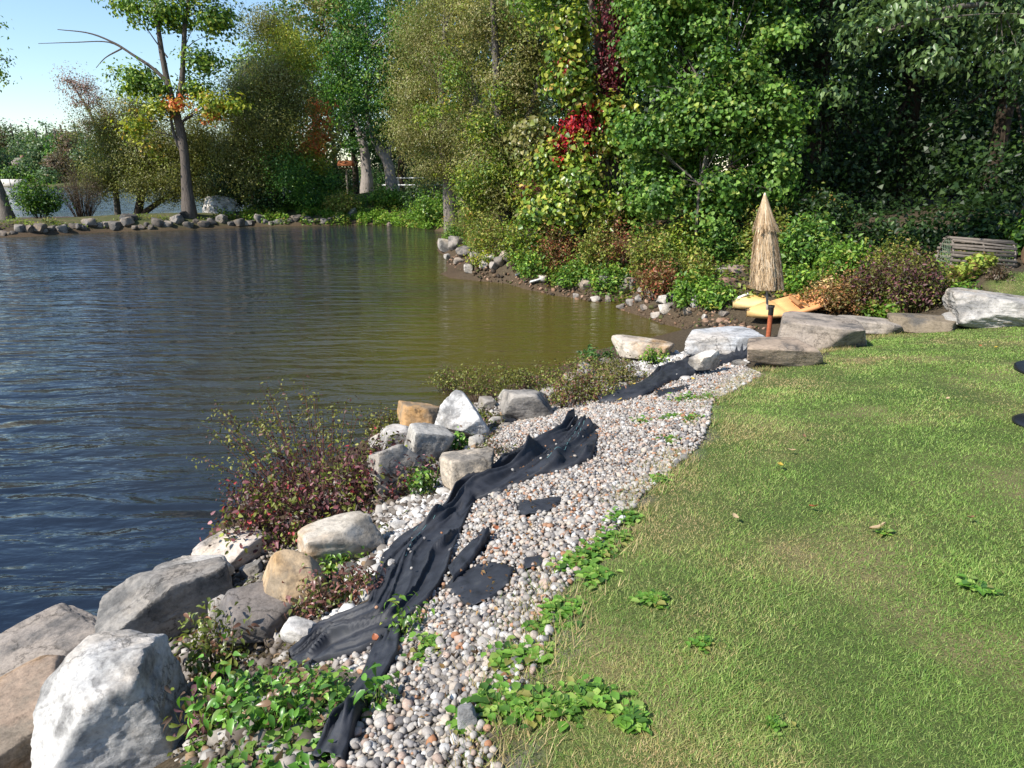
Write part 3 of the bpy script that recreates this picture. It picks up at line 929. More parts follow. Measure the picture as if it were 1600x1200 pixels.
# stones round the cove
rng = np.random.default_rng(77)
cols = [(196, 186, 174), (172, 162, 152), (214, 204, 192), (150, 140, 130), (186, 168, 150)]
i = 0
for (u, v, w) in [(697, 392, 26), (712, 388, 30), (699, 404, 14), (725, 400, 26), (716, 412, 16), (732, 424, 20), (748, 412, 28), (765, 410, 26), (780, 414, 24), (790, 408, 22), (756, 418, 16), (772, 420, 18),
                  (848, 440, 20), (880, 446, 18), (915, 452, 22), (943, 448, 26), (958, 446, 24), (972, 444, 24), (985, 452, 26), (975, 458, 28), (1006, 456, 20), (1018, 462, 22), (1034, 474, 24), (1050, 468, 20),
                  (970, 482, 16), (962, 488, 14), (985, 476, 18), (1040, 490, 26), (1046, 482, 18), (1005, 484, 14), (930, 470, 16), (900, 464, 12), (1100, 500, 14), (1130, 494, 16), (1075, 492, 18), (1000, 470, 18), (950, 470, 12), (1024, 496, 16)]:
    h_ = w * rng.uniform(0.5, 0.8)
    rock('shore_stone', 'pale shore stone at the foot of the weedy bank across the cove', (u - w / 2, u + w / 2, v - h_, v + 2), cols[i % 5], ('limestone', 'grey_stone')[i % 2], 300 + i, 0.8, i * 53, (0, 0), 9, 3.2, 0.07, 3, group='stones along the weedy shore', cat='stone', hmin=0.35)
    i += 1
rock('stone', 'bright white stone in the green weeds near the beached kayaks', (1078, 1098, 461, 480), (232, 226, 218), 'limestone', 391, 0.7, 20, (0, 0), 7, 5, 0.05, 3, cat='stone')
for i, (bx, lab) in enumerate([((1115, 1140, 415, 430), 'grey brick rubble piece on the weedy bank beside the umbrella'), ((1138, 1164, 413, 428), 'pinkish rubble piece on the bank touching the umbrella thatch'), ((1116, 1152, 432, 452), 'reddish flat rubble slab on the bank below the grey rubble')]):
    rock('rubble_block', lab, bx, ((170, 160, 150), (176, 150, 136), (172, 132, 112))[i], 'grey_stone', 400 + i, 0.8, 15 * i, (0, 0), 6, 5, 0.06, 3, cat='rubble')
# the low stone edge of the far spit
i = 0
u = -30
while u < 520:
    w = rng.uniform(7, 22)
    v = np.interp(u, [-30, 0, 150, 300, 400, 520], [368, 366, 359, 354, 351, 349]) + rng.uniform(-5, 2)
    h_ = w * rng.uniform(0.45, 0.75)
    rock('shore_stone', 'weathered stone in the low stone edge of the tree lined spit', (u, u + w, v - h_, v + 1), tuple(int(c_ * .72) for c_ in cols[int(rng.integers(5))]), ('limestone', 'grey_stone')[i % 2], 500 + i, 0.9, i * 41, (0, 0), 8, 3.5, 0.07, 3, group='stone edge of the far spit', cat='stone', hmin=0.4)
    u += w * rng.uniform(0.55, 0.95)
    i += 1
for bx, lab, c in [((318, 370, 306, 335), 'large white boulder under the olive trees on the spit', (226, 220, 212)), ((538, 566, 276, 298), 'white boulder on the grassy bank beside the twin grey trunks', (232, 228, 222)), ((527, 545, 288, 302), 'smaller white stone leaning on the white bank boulder', (224, 220, 214)),
                   ((604, 619, 346, 353), 'lone pinkish stone at the waterline below the twin trunks', (138, 122, 112)), ((540, 562, 325, 342), 'mossy grey stone low on the green bank', (120, 122, 108)), ((190, 214, 334, 348), 'dark wet boulder on the spit beside the maple', (72, 70, 66)), ((276, 296, 330, 342), 'dark boulder touching the maple trunk', (70, 66, 62)),
                   ((695, 735, 308, 330), 'pinkish grey boulder in the brush where the shore turns', (190, 172, 160))]:
    rock('boulder', lab, bx, c, 'limestone' if c[0] > 150 else 'grey_stone', 600 + int(bx[0]), 0.8, 20, (0, 0), 8, 3.8, 0.06, 4, hmax=.3 if bx[0] == 604 else 9, sink=.4 if bx[0] == 604 else .12)

# ------------------------------------------------------------------ black ground cloth
def resample(pts, n):
    pts = np.asarray(pts, float)
    d = np.concatenate([[0], np.cumsum(np.linalg.norm(np.diff(pts, axis=0), axis=1))])
    s = np.linspace(0, d[-1], n)
    return np.stack([np.interp(s, d, pts[:, k]) for k in range(pts.shape[1])], 1)

cloth_polys = []
def cloth(label, left, right, seed, nu=90, nv=30, folds=5, amp=0.05, base=0.045, lines=(), ragged=0.02):
    L = resample([hit(*p) for p in left], nu)
    Rr = resample([hit(*p) for p in right], nu)
    rng = np.random.default_rng(seed)
    s = np.linspace(0, 1, nv)
    P = L[:, None, :] * (1 - s)[None, :, None] + Rr[:, None, :] * s[None, :, None]
    nu_ = np.linspace(0, 1, nu)
    q = np.stack([np.repeat(nu_ * 4, nv), np.tile(s * 2, nu), np.zeros(nu * nv)], 1)
    warp = vnoise(q + seed, seed).reshape(nu, nv) * 0.42 + .2 * vnoise(q * 2.3 + seed, seed + 1).reshape(nu, nv)
    along = np.concatenate([[0], np.cumsum(np.linalg.norm(np.diff((L + Rr) / 2, axis=0), axis=1))])
    wid = np.linalg.norm(Rr - L, axis=1)
    am = np.repeat(along[:, None], nv, 1)
    cm = s[None, :] * (0.35 * wid.mean() + 0.65 * wid)[:, None] + 0.25 * warp
    def rid(fa, fc, sd, pw=2.0):
        return (1 - np.abs(1.6 * vnoise(np.stack([am.ravel() * fa, cm.ravel() * fc, 0 * am.ravel() + sd], 1), seed + sd))).clip(0, 1).reshape(nu, nv) ** pw
    ridge = rid(0.7, 8.5, 1, 2.6) * 1.2 + .3 * rid(1.6, 24, 2, 2.0)
    ridge2 = rid(1.2, 16, 3, 2.6)
    env = np.sin(np.clip(s, 0, 1) * math.pi) ** 0.45
    env = env[None, :] * (0.45 + 0.75 * np.clip(0.5 + vnoise(np.stack([nu_ * 5 + seed, 0 * nu_, 0 * nu_], 1), seed + 2), 0, 1))[:, None]
    zz = np.maximum(H(P[..., 0], P[..., 1]).reshape(nu, nv), 0)
    wr = fbm(np.stack([P[..., 0].ravel() * 9, P[..., 1].ravel() * 9, 0 * P[..., 0].ravel()], 1), seed + 4, 3).reshape(nu, nv)
    patchy = np.clip(.8 + .9 * fbm(np.stack([P[..., 0].ravel() * 2.6, P[..., 1].ravel() * 2.6, 0 * P[..., 0].ravel() + seed], 1), seed + 8, 3), .3, 1.4).reshape(nu, nv)
    wr2 = np.abs(fbm(np.stack([P[..., 0].ravel() * 16, P[..., 1].ravel() * 16, 0 * P[..., 0].ravel()], 1), seed + 6, 3)).reshape(nu, nv)
    P[..., 2] = zz + base + amp * (ridge * 1.0 + ridge2 * 0.55) * env * patchy + 0.010 * wr - 0.015 * wr2 * patchy + 0.014
    e = fbm(np.stack([nu_ * 14, 0 * nu_ + seed, 0 * nu_], 1), seed, 3)
    across = nrm((Rr - L)[:, :2])
    for col_, sg in ((0, -1), (nv - 1, 1)):
        P[:, col_, :2] += across * (e * ragged * sg)[:, None]
        P[:, col_, 2] -= 0.045
    i, j = np.meshgrid(np.arange(nu - 1), np.arange(nv - 1), indexing='ij')
    k = (i * nv + j).ravel()
    V = P.reshape(-1, 3)
    F = np.stack([k, k + 1, k + nv + 1, k + nv], 1)
    o0 = V[0].copy()
    o = link('ground_cloth', make_mesh('ground_cloth', V - o0, F, smooth=True), M['cloth'], loc=o0)
    sol = o.modifiers.new('thickness', 'SOLIDIFY')
    sol.thickness = 0.002
    tag(o, label, 'ground cloth', 'sheets of black ground cloth')
    for (sv, a0, a1) in lines:                     # the woven marker lines
        mb = MB()
        jv = int(sv * (nv - 1))
        ks = np.arange(int(a0 * nu), int(a1 * nu))
        for c0 in range(0, len(ks) - 1, 4):
            kk = ks[c0:c0 + 4 if rng.random() < 0.7 else c0 + 3]
            if len(kk) < 2:
                continue
            pts = P[kk, jv] + np.array([0, 0, 0.004])
            mb.tube(pts, 0.0022, 4, srgb((120, 165, 165), 0.7), False)
        if mb.V:
            tag(link('marker_line', mb.mesh('marker_line', True, o0), M['paint'], o), kind='stuff')
    cloth_polys.append(np.concatenate([L[:, :2], Rr[::-1, :2]]))
    return o

cloth('long folded black ground cloth sweeping down the pebbles',
      [(880, 667), (835, 690), (812, 706), (775, 735), (748, 756), (718, 774), (694, 798), (656, 826), (622, 848), (598, 873), (582, 920), (575, 950), (530, 968), (495, 984), (470, 1015), (452, 1032)],
      [(930, 672), (934, 690), (924, 722), (880, 738), (826, 754), (785, 772), (742, 786), (728, 815), (715, 850), (700, 895), (672, 945), (640, 975), (604, 1002), (562, 1026), (520, 1036), (466, 1054)],
      3, 170, 110, 6, 0.14, 0.022, [(0.28, 0.42, 0.60), (0.62, 0.04, 0.2), (0.4, 0.55, 0.72), (0.7, 0.02, 0.3), (0.2, 0.5, 0.62)])
cloth('narrow strip of black ground cloth running to the bottom edge through green weeds', [(588, 1012), (562, 1070), (540, 1105), (518, 1140), (488, 1200)], [(628, 990), (622, 1030), (592, 1080), (566, 1130), (536, 1200)], 5, 60, 24, 3, 0.05, 0.03)
cloth('flat patch of black ground cloth showing through the pebbles', [(697, 918), (700, 935), (714, 946), (738, 956)], [(752, 886), (808, 888), (798, 918), (762, 944)], 7, 30, 20, 2, 0.015, 0.014, ragged=0.12)
cloth('tiny dark scrap of ground cloth among pebbles near the lawn', [(818, 880), (816, 896)], [(853, 874), (848, 892)], 9, 14, 12, 1, 0.01, 0.014, ragged=0.08)
cloth('thin dark scrap of ground cloth in the middle of the pebbles', [(808, 788), (812, 812)], [(884, 786), (862, 806)], 11, 20, 14, 2, 0.012, 0.014, ragged=0.12)
cloth('twisted rope of black ground cloth beside the long cloth', [(755, 842), (732, 862), (715, 880), (700, 900)], [(766, 850), (748, 874), (728, 900), (708, 920)], 13, 40, 14, 2, 0.04, 0.04)
cloth('crumpled upper black ground cloth below the flat white slab', [(1165, 552), (1128, 549), (1090, 554), (1062, 570), (1028, 582), (1010, 598), (990, 610), (958, 613), (930, 628)], [(1166, 564), (1128, 574), (1106, 584), (1080, 591), (1048, 601), (1026, 613), (1006, 623), (967, 631), (936, 634)], 15, 90, 20, 3, 0.06, 0.05)
cloth('small faded scrap of ground cloth just under the crumpled upper cloth', [(1078, 604), (1022, 614)], [(1074, 612), (1026, 624)], 17, 24, 12, 1, 0.012, 0.014, ragged=.06)
cloth('thin dark crumpled sheet at the foot of the rounded grey boulder', [(836, 645), (800, 652), (782, 660)], [(842, 652), (812, 660), (788, 668)], 19, 24, 12, 2, 0.03, 0.04)  # thin dark sheet laid along the boulder's foot

# ------------------------------------------------------------------ pebbles and rubble
PEB = palette((206, 198, 188, 30), (188, 178, 168, 24), (216, 200, 182, 16), (160, 154, 150, 14), (204, 178, 160, 10), (196, 150, 118, 4), (228, 224, 218, 10), (130, 126, 124, 6), (186, 132, 96, 2), k=0.62)
def pebble_field(poly, spacing, rng, jitter=0.45):
    poly = np.asarray(poly)
    a, b = poly.min(0), poly.max(0)
    xs = np.arange(a[0], b[0], spacing)
    ys = np.arange(a[1], b[1], spacing * 0.87)
    X, Y = np.meshgrid(xs, ys)
    X = X + (np.arange(len(ys)) % 2)[:, None] * spacing / 2
    X, Y = X.ravel(), Y.ravel()
    X = X + rng.normal(0, spacing * jitter * 0.5, len(X))
    Y = Y + rng.normal(0, spacing * jitter * 0.5, len(Y))
    k = in_poly(X, Y, poly)
    return X[k], Y[k]

rng = np.random.default_rng(5)
X1, Y1 = pebble_field(gravel_poly, 0.033, rng)
X2, Y2 = pebble_field(gravel_poly, 0.0255, rng, 0.8)
PX, PY = np.concatenate([X1, X2]), np.concatenate([Y1, Y2])
lay = np.concatenate([np.zeros(len(X1)), np.ones(len(X2))])
under = np.zeros(len(PX), bool)
for cp in cloth_polys:
    under |= in_poly(PX + rng.normal(0, .016, len(PX)), PY + rng.normal(0, .016, len(PX)), cp)
over = np.zeros(len(PX), bool)
for cp in cloth_polys:
    over |= in_poly(PX, PY, cp)
stray = rng.random(len(PX)) < 0.012                # a few stones lie on the cloth
keep = (~under) | (stray & (lay == 1)) | (lay == 0) & under & False
ed = fbm(np.stack([PX * 3, PY * 3, 0 * PX], 1), 8, 3)
dist = np.sqrt(PX ** 2 + PY ** 2 + 3.2)
keep &= (PY > 0.4) & (ed > -0.62)
PX, PY, lay, under, dist = PX[keep], PY[keep], lay[keep], (under | over)[keep], dist[keep]
deep = np.zeros(len(PX), bool)
for cp in cloth_polys:
    c_ = cp.mean(0)
    deep |= in_poly(PX, PY, cp) & in_poly(PX + .05, PY, cp) & in_poly(PX - .05, PY, cp) & in_poly(PX, PY + .05, cp) & in_poly(PX, PY - .05, cp)
PZ = H(PX, PY)
rad = np.clip(rng.lognormal(-4.52, 0.36, len(PX)), 0.005, 0.028)
rad = np.where(lay > 0, rad * 1.08, rad)
flat = rng.uniform(0.5, 0.85, len(PX))
yaw = rng.uniform(0, 2 * math.pi, len(PX))
elo = rng.uniform(0.72, 1.0, len(PX))
tz = PZ + np.where(lay > 0, 0.017, 0.005) + rng.uniform(-0.005, 0.008, len(PX)) + np.where(deep, 0.055, np.where(under, 0.006, 0))
tilt = rng.normal(0, 0.35, (len(PX), 2))
pcol = pick(rng, PEB, len(PX)) * rng.uniform(0.78, 1.12, len(PX))[:, None]
variants = []
for k in range(7):
    V, F1 = ico(2)
    q = V * 1.1 + k * 5.1
    V = V * (1 + 0.26 * vnoise(q, k) + 0.07 * vnoise(q * 2.4, k + 9))[:, None]
    variants.append(V)
def rotm(yaw, tilt):
    n = len(yaw)
    c, s = np.cos(yaw), np.sin(yaw)
    Rz = np.zeros((n, 3, 3)); Rz[:, 0, 0] = c; Rz[:, 0, 1] = -s; Rz[:, 1, 0] = s; Rz[:, 1, 1] = c; Rz[:, 2, 2] = 1
    c, s = np.cos(tilt[:, 0]), np.sin(tilt[:, 0])
    Rx = np.zeros((n, 3, 3)); Rx[:, 0, 0] = 1; Rx[:, 1, 1] = c; Rx[:, 1, 2] = -s; Rx[:, 2, 1] = s; Rx[:, 2, 2] = c
    c, s = np.cos(tilt[:, 1]), np.sin(tilt[:, 1])
    Ry = np.zeros((n, 3, 3)); Ry[:, 1, 1] = 1; Ry[:, 0, 0] = c; Ry[:, 0, 2] = s; Ry[:, 2, 0] = -s; Ry[:, 2, 2] = c
    return Rx @ Ry @ Rz
RM = rotm(yaw, tilt)
# stones seen largest become objects of their own
dd = np.stack([PX, PY, tz - CAM_Z], 1)
fw = np.array([0, CP, -SP]); upv = np.array([0, SP, CP])
zc = dd @ fw
uu = 800 + FPX * dd[:, 0] / zc
vv = 600 - FPX * (dd @ upv) / zc
inview = (uu > 0) & (uu < 1600) & (vv > 0) & (vv < 1195)
score = np.where(inview & ((lay > 0)), rad / zc, -1)
single = np.zeros(len(PX), bool)
single[np.argsort(-score)[:300]] = True
vi = rng.integers(0, 7, len(PX))
bed_o = at_z(900, 800, 1.2)
bed_o[2] = hz(bed_o[0], bed_o[1])
bed = thing('pebble_bed', 'bed of pale rounded river pebbles between boulders and lawn', 'pebble bed', bed_o)
pm = [make_mesh('pebble', v, F1, smooth=True) for v in variants]
for k in np.nonzero(single)[0]:
    o = link('pebble', pm[vi[k]], M['loose_pebble'], bed)
    Mx = Matrix(RM[k].tolist()).to_4x4() @ Matrix.Diagonal((rad[k], rad[k] * elo[k], rad[k] * flat[k], 1))
    o.matrix_local = Matrix.Translation((PX[k] - bed_o[0], PY[k] - bed_o[1], tz[k] - bed_o[2])) @ Mx
    o.color = (*[float(x) for x in pcol[k]], 1)
VV, FF, TT, off = [], [], [], 0
V20, F20 = ico(1)
small = [V20 * (1 + 0.2 * vnoise(V20 * 1.1 + k * 5.1, k))[:, None] * 1.1 for k in range(7)]
far_peb = (PY > 2.1) | (lay == 0)
for k in range(14):
    if k < 7:
        s, Vv, Fv = np.nonzero((vi == k) & ~single & ~far_peb)[0], variants[k], F1
    else:
        s, Vv, Fv = np.nonzero((vi == k - 7) & ~single & far_peb)[0], small[k - 7], F20
    V = Vv[None] * np.stack([rad[s], rad[s] * elo[s], rad[s] * flat[s]], 1)[:, None, :]
    V = np.einsum('nij,nkj->nki', RM[s], V) + np.stack([PX[s], PY[s], tz[s]], 1)[:, None, :]
    nvp = V.shape[1]
    VV.append(V.reshape(-1, 3))
    FF.append((Fv[None] + (np.arange(len(s)) * nvp)[:, None, None]).reshape(-1, 3) + off)
    TT.append(np.repeat(pcol[s], nvp, 0))
    off += len(s) * nvp
tag(link('pebbles', make_mesh('pebbles', np.concatenate(VV) - bed_o, np.concatenate(FF), np.concatenate(TT), True), M['pebble'], bed), kind='stuff')
print('pebbles', len(PX))

def rubble(polys, spacing, size, pal, seed, name, label):
    rng = np.random.default_rng(seed)
    Va = []
    for k in range(5):
        V, F0 = rock_verts(900 + k, 6, 3.5, 0.08, 1)
        Va.append(V)
    VV, FF, TT, off = [], [], [], 0
    for poly in polys:
        X, Y = pebble_field(poly, spacing, rng, 0.9)
        r = np.clip(rng.lognormal(math.log(size), 0.45, len(X)), size * 0.4, size * 3)
        z = H(X, Y) + 0.012
        Rm = rotm(rng.uniform(0, 6.28, len(X)), rng.normal(0, 0.5, (len(X), 2)))
        vi = rng.integers(0, 5, len(X))
        col = pick(rng, pal, len(X)) * rng.uniform(0.75, 1.1, len(X))[:, None]
        for k in range(5):
            s = vi == k
            V = np.einsum('nij,nkj->nki', Rm[s], Va[k][None] * r[s][:, None, None] * np.array([1, 0.8, 0.6])) + np.stack([X[s], Y[s], z[s]], 1)[:, None, :]
            nvp = V.shape[1]
            VV.append(V.reshape(-1, 3)); FF.append((F0[None] + (np.arange(s.sum()) * nvp)[:, None, None]).reshape(-1, 3) + off); TT.append(np.repeat(col[s], nvp, 0))
            off += s.sum() * nvp
    return tag(link(name, make_mesh(name, np.concatenate(VV), np.concatenate(FF), np.concatenate(TT)), M['pebble']), label, 'rubble', None, 'stuff')
WHITE = palette((232, 228, 222, 5), (212, 206, 198, 4), (180, 172, 164, 3), (150, 140, 130, 2), k=0.72)
rubble([rubble_poly, rubble2_poly], 0.04, 0.02, WHITE, 31, 'white_rubble', 'white crushed stone rubble between boulders and black cloth')
bank_poly = [hit(u, v)[:2] for u, v in [(230, 1010), (330, 900), (430, 820), (560, 745), (640, 700), (720, 640), (850, 600), (960, 560), (1000, 580), (900, 630), (800, 660), (745, 740), (640, 800), (580, 890), (470, 1010), (440, 1080), (540, 1130), (500, 1220), (290, 1220)]]
rubble([bank_poly], 0.05, 0.022, palette((176, 166, 154, 5), (140, 130, 120, 5), (206, 198, 188, 3), (112, 100, 88, 4), (180, 150, 116, 1), k=0.62), 35, 'bank_rubble', 'grey broken stone packed in the gaps between the near boulders')
mud_poly = [hit(u, v)[:2] for u, v in [(690, 400), (720, 400), (780, 422), (900, 446), (1000, 462), (1060, 476), (1150, 494), (1200, 515), (1120, 520), (1060, 512), (1000, 500), (940, 474), (830, 456), (740, 432), (700, 412)]]
rubble([mud_poly], 0.11, 0.035, palette((96, 78, 60, 5), (60, 50, 40, 5), (130, 100, 78, 3), (160, 130, 108, 2), (84, 84, 46, 2), k=0.9), 33, 'shore_rubble', 'dark muddy gravel and washed up debris at the cove waterline')

# ------------------------------------------------------------------ closed thatch umbrella
def umbrella():
    rng = np.random.default_rng(12)
    Yd = 10.9
    b0 = at(1200, 530, Yd)
    b0[2] = hz(b0[0], b0[1])
    s = mpp(Yd, 380)
    t = thing('beach_umbrella', 'closed straw thatched beach umbrella standing on a rusty pole', 'umbrella', b0)
    zt = at(1195, 305, Yd)[2] - b0[2]
    zof = lambda v: at(1198, v, Yd)[2] - b0[2]
    lean = (at(1195, 305, Yd)[0] - b0[0]) / zt
    ax = lambda z: np.array([lean * z, 0, 0])
    # pole, collar, rusty ground tube
    mb = MB(); mb.tube([ax(zof(484)) + (0, 0, zof(484)), ax(zof(310)) + (0, 0, zof(310))], 0.019, 12, srgb((176, 160, 146), 0.8)); link('pole', mb.mesh('pole', True), M['wood'], t)
    mb = MB(); mb.tube([(0, 0, -0.15), (0, 0, zof(490))], 0.037, 14, srgb((176, 96, 62), 0.8)); link('ground_tube', mb.mesh('ground_tube', True), M['rust'], t)
    mb = MB(); mb.tube([(0, 0, zof(492)), (0, 0, zof(480))], 0.041, 14, srgb((30, 28, 28))); mb.tube([(0, 0, zof(480)), (0, 0, zof(477))], 0.05, 14, srgb((60, 56, 54))); link('collar', mb.mesh('collar', True), M['metal'], t)
    mb = MB(); mb.tube([ax(zt) + (0, 0, zt - 0.05), ax(zt) + (0, 0, zt + 0.035)], [0.03, 0.012], 10, srgb((226, 206, 176))); link('finial', mb.mesh('finial', True), M['straw'], t)
    # canopy folded in: a lathe core under many straws
    prof_v = np.array([305, 315, 328, 340, 352, 365, 380, 400, 420, 436, 447, 451])
    prof_r = np.array([2, 5, 8, 10.5, 13, 15, 17.5, 20, 22, 23, 22, 19]) * s
    zz = np.array([zof(v) for v in prof_v])
    a = np.linspace(0, 2 * math.pi, 28, endpoint=False)
    lob = 1 + 0.09 * np.cos(8 * a)[None, :] * np.clip((prof_v - 315) / 60, 0, 1)[:, None]
    V = np.stack([prof_r[:, None] * 0.86 * lob * np.cos(a) + lean * zz[:, None], prof_r[:, None] * 0.86 * lob * np.sin(a), np.repeat(zz[:, None], 28, 1)], 2).reshape(-1, 3)
    i, j = np.meshgrid(np.arange(len(zz) - 1), np.arange(28), indexing='ij'); i, j = i.ravel(), j.ravel()
    F = np.stack([i * 28 + j, (i + 1) * 28 + j, (i + 1) * 28 + (j + 1) % 28, i * 28 + (j + 1) % 28], 1)
    link('canopy', make_mesh('canopy', V, F, np.tile(srgb((176, 142, 98), 0.8), (len(V), 1)), True), M['straw'], t)
    STRAW = palette((222, 192, 154, 6), (204, 172, 132, 5), (236, 212, 180, 4), (176, 142, 104, 2), (146, 114, 80, 1), k=0.72)
    for nm, n, vlo, vhi, rsc in (('lower_thatch', 5200, 345, 452, 1.0), ('upper_thatch', 2000, 305, 358, 1.08)):
        v0 = rng.uniform(vlo - 5, vhi - 14, n)
        ln = rng.uniform(16, 42, n)
        v1 = np.minimum(v0 + ln, vhi + rng.normal(0, 3.0, n) + 3 * np.sin(rng.integers(1, 4) * 3 + rng.random(n) * 6))
        an = rng.uniform(0, 2 * math.pi, n)
        an1 = an + rng.normal(0, 0.13, n)
        def pos(v, an, k):
            z = np.interp(v, prof_v, zz)
            r = np.interp(v, prof_v, prof_r) * (1 + 0.09 * np.cos(8 * an) * np.clip((v - 315) / 60, 0, 1)) * k
            r = np.where(v > 449, r + 0.02, r)
            return np.stack([r * np.cos(an) + lean * z, r * np.sin(an), z], 1)
        p0, p1 = pos(np.maximum(v0, 304), an, rsc * rng.uniform(0.88, 1.0, n)), pos(v1, an1, rsc * rng.uniform(0.93, 1.1, n) * (1 + (.20 if nm == 'upper_thatch' else .10) * np.clip((v1 - (vhi - 22)) / 22, 0, 1.2) * (1 + .5 * np.sin(5 * an))))
        side = np.stack([-np.sin(an), np.cos(an), 0 * an], 1) * (rng.uniform(0.003, 0.007, n))[:, None]
        V = np.stack([p0 - side, p0 + side, p1 + side * 0.5, p1 - side * 0.5], 1).reshape(-1, 3)
        F = np.arange(4 * n).reshape(n, 4)
        col = pick(rng, STRAW, n) * rng.uniform(0.75, 1.15, n)[:, None]
        tag(link(nm, make_mesh(nm, V, F, np.repeat(col, 4, 0)), M['straw'], t), kind='stuff')
    # dark tube put in as the shadow under the upper tier's flaps
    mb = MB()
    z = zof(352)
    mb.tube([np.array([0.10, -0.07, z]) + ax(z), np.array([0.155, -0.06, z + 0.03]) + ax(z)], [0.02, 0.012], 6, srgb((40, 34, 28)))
    link('tier_shade', mb.mesh('tier_shade', True), M['metal'], t)
umbrella()

# ------------------------------------------------------------------ kayaks pulled up on the shore
def kayak(label, bow, stern_dir, L, seed, c1, c2, roll=0.0):
    rng = np.random.default_rng(seed)
    t = thing('kayak', label, 'kayak', bow, 'kayaks pulled up on the shore')
    x = np.linspace(0, 1, 29)
    tt = 2 * x - 1
    hw = 0.36 * np.clip(1 - np.abs(tt) ** 2.6, 0, 1) ** 0.85 + 0.012
    rocker = 0.13 * np.abs(tt) ** 3.2
    top = 0.30 + 0.06 * np.abs(tt) ** 2 - 0.05 * (np.abs(tt) < 0.5)
    a = np.linspace(0, 2 * math.pi, 24, endpoint=False)
    ca, sa = np.cos(a), np.sin(a)
    cy = np.sign(ca) * np.abs(ca) ** 0.75
    cz = np.sign(sa) * np.abs(sa) ** 0.85
    half = (top - rocker) / 2
    V = np.stack([np.repeat((x * L)[:, None], 24, 1), hw[:, None] * cy[None], (rocker + half)[:, None] + half[:, None] * cz[None] * np.where(sa[None] > 0, 0.8, 1.0)], 2)
    dk = (sa[None] > 0.4) & (np.abs(ca)[None] < 0.8) & (x[:, None] > 0.33) & (x[:, None] < 0.68)
    V[..., 2] -= np.where(dk, 0.12, 0)                 # the seat well
    gro = (np.abs(sa[None]) < 0.15) & (x[:, None] > 0.03)
    V[..., 1] *= np.where(gro, 1.06, 1.0)              # gunwale rail
    V = V.reshape(-1, 3)
    i, j = np.meshgrid(np.arange(28), np.arange(24), indexing='ij'); i, j = i.ravel(), j.ravel()
    F = np.stack([i * 24 + j, (i + 1) * 24 + j, (i + 1) * 24 + (j + 1) % 24, i * 24 + (j + 1) % 24], 1)
    m_ = np.clip(0.5 + 1.6 * vnoise(V * np.array([1.8, 3, 3]) + seed, seed) + 1.3 * (V[:, 0] / L - 0.42), 0, 1)[:, None]
    tint = c1 * (1 - m_) + c2 * m_
    o = link('hull', make_mesh('hull', V, F, tint, True), M['plastic'], t)
    mb = MB(); mb.tube([(0.5 * L, -0.2, 0.23), (0.5 * L, 0.2, 0.23)], 0.05, 8, srgb((150, 110, 70)));  link('seat', mb.mesh('seat'), M['plastic'], t)
    mb = MB(); mb.tube([(0.05, 0, 0.37), (0.02, -0.04, 0.36), (-0.02, 0, 0.33), (0.02, 0.04, 0.36)], 0.008, 6, srgb((30, 30, 30))); link('carry_handle', mb.mesh('carry_handle', True), M['plastic'], t)
    d = Vector(stern_dir).normalized()
    yv = Vector((0, 0, 1)).cross(d).normalized()
    zv = d.cross(yv)
    Mx = Matrix((d, yv, zv)).transposed().to_4x4() @ Matrix.Rotation(roll, 4, 'X')
    t.matrix_world = Matrix.Translation(Vector(bow)) @ Mx @ Matrix.Diagonal((1, .85, .72, 1))
    return t
YEL, ORA, RED = srgb((248, 214, 150), 0.8), srgb((238, 158, 84), 0.8), srgb((206, 70, 44), 0.8)
b1 = hit(1150, 498); b2 = hit(1168, 508)
def ground_dir(b, dx, dy):
    e = b[:2] + nrm(np.array([dx, dy])) * 2.6
    return (e[0] - b[0], e[1] - b[1], max(hz(*e), 0) - b[2] + 0.05)
kayak('pale yellow kayak lying behind the other kayak under the bushes', b1 + np.array([0, 0.25, 0.08]), ground_dir(b1, 1, 0.14), 2.1, 3, YEL, srgb((240, 188, 112), 0.85), R(14))
kayak('orange yellow kayak with red patch beached in front of the paler kayak', b2 + np.array([0, 0.1, 0.06]), ground_dir(b2, 1, 0.16), 2.0, 8, srgb((248, 204, 136), 0.8), srgb((240, 168, 112), 0.75), R(16))

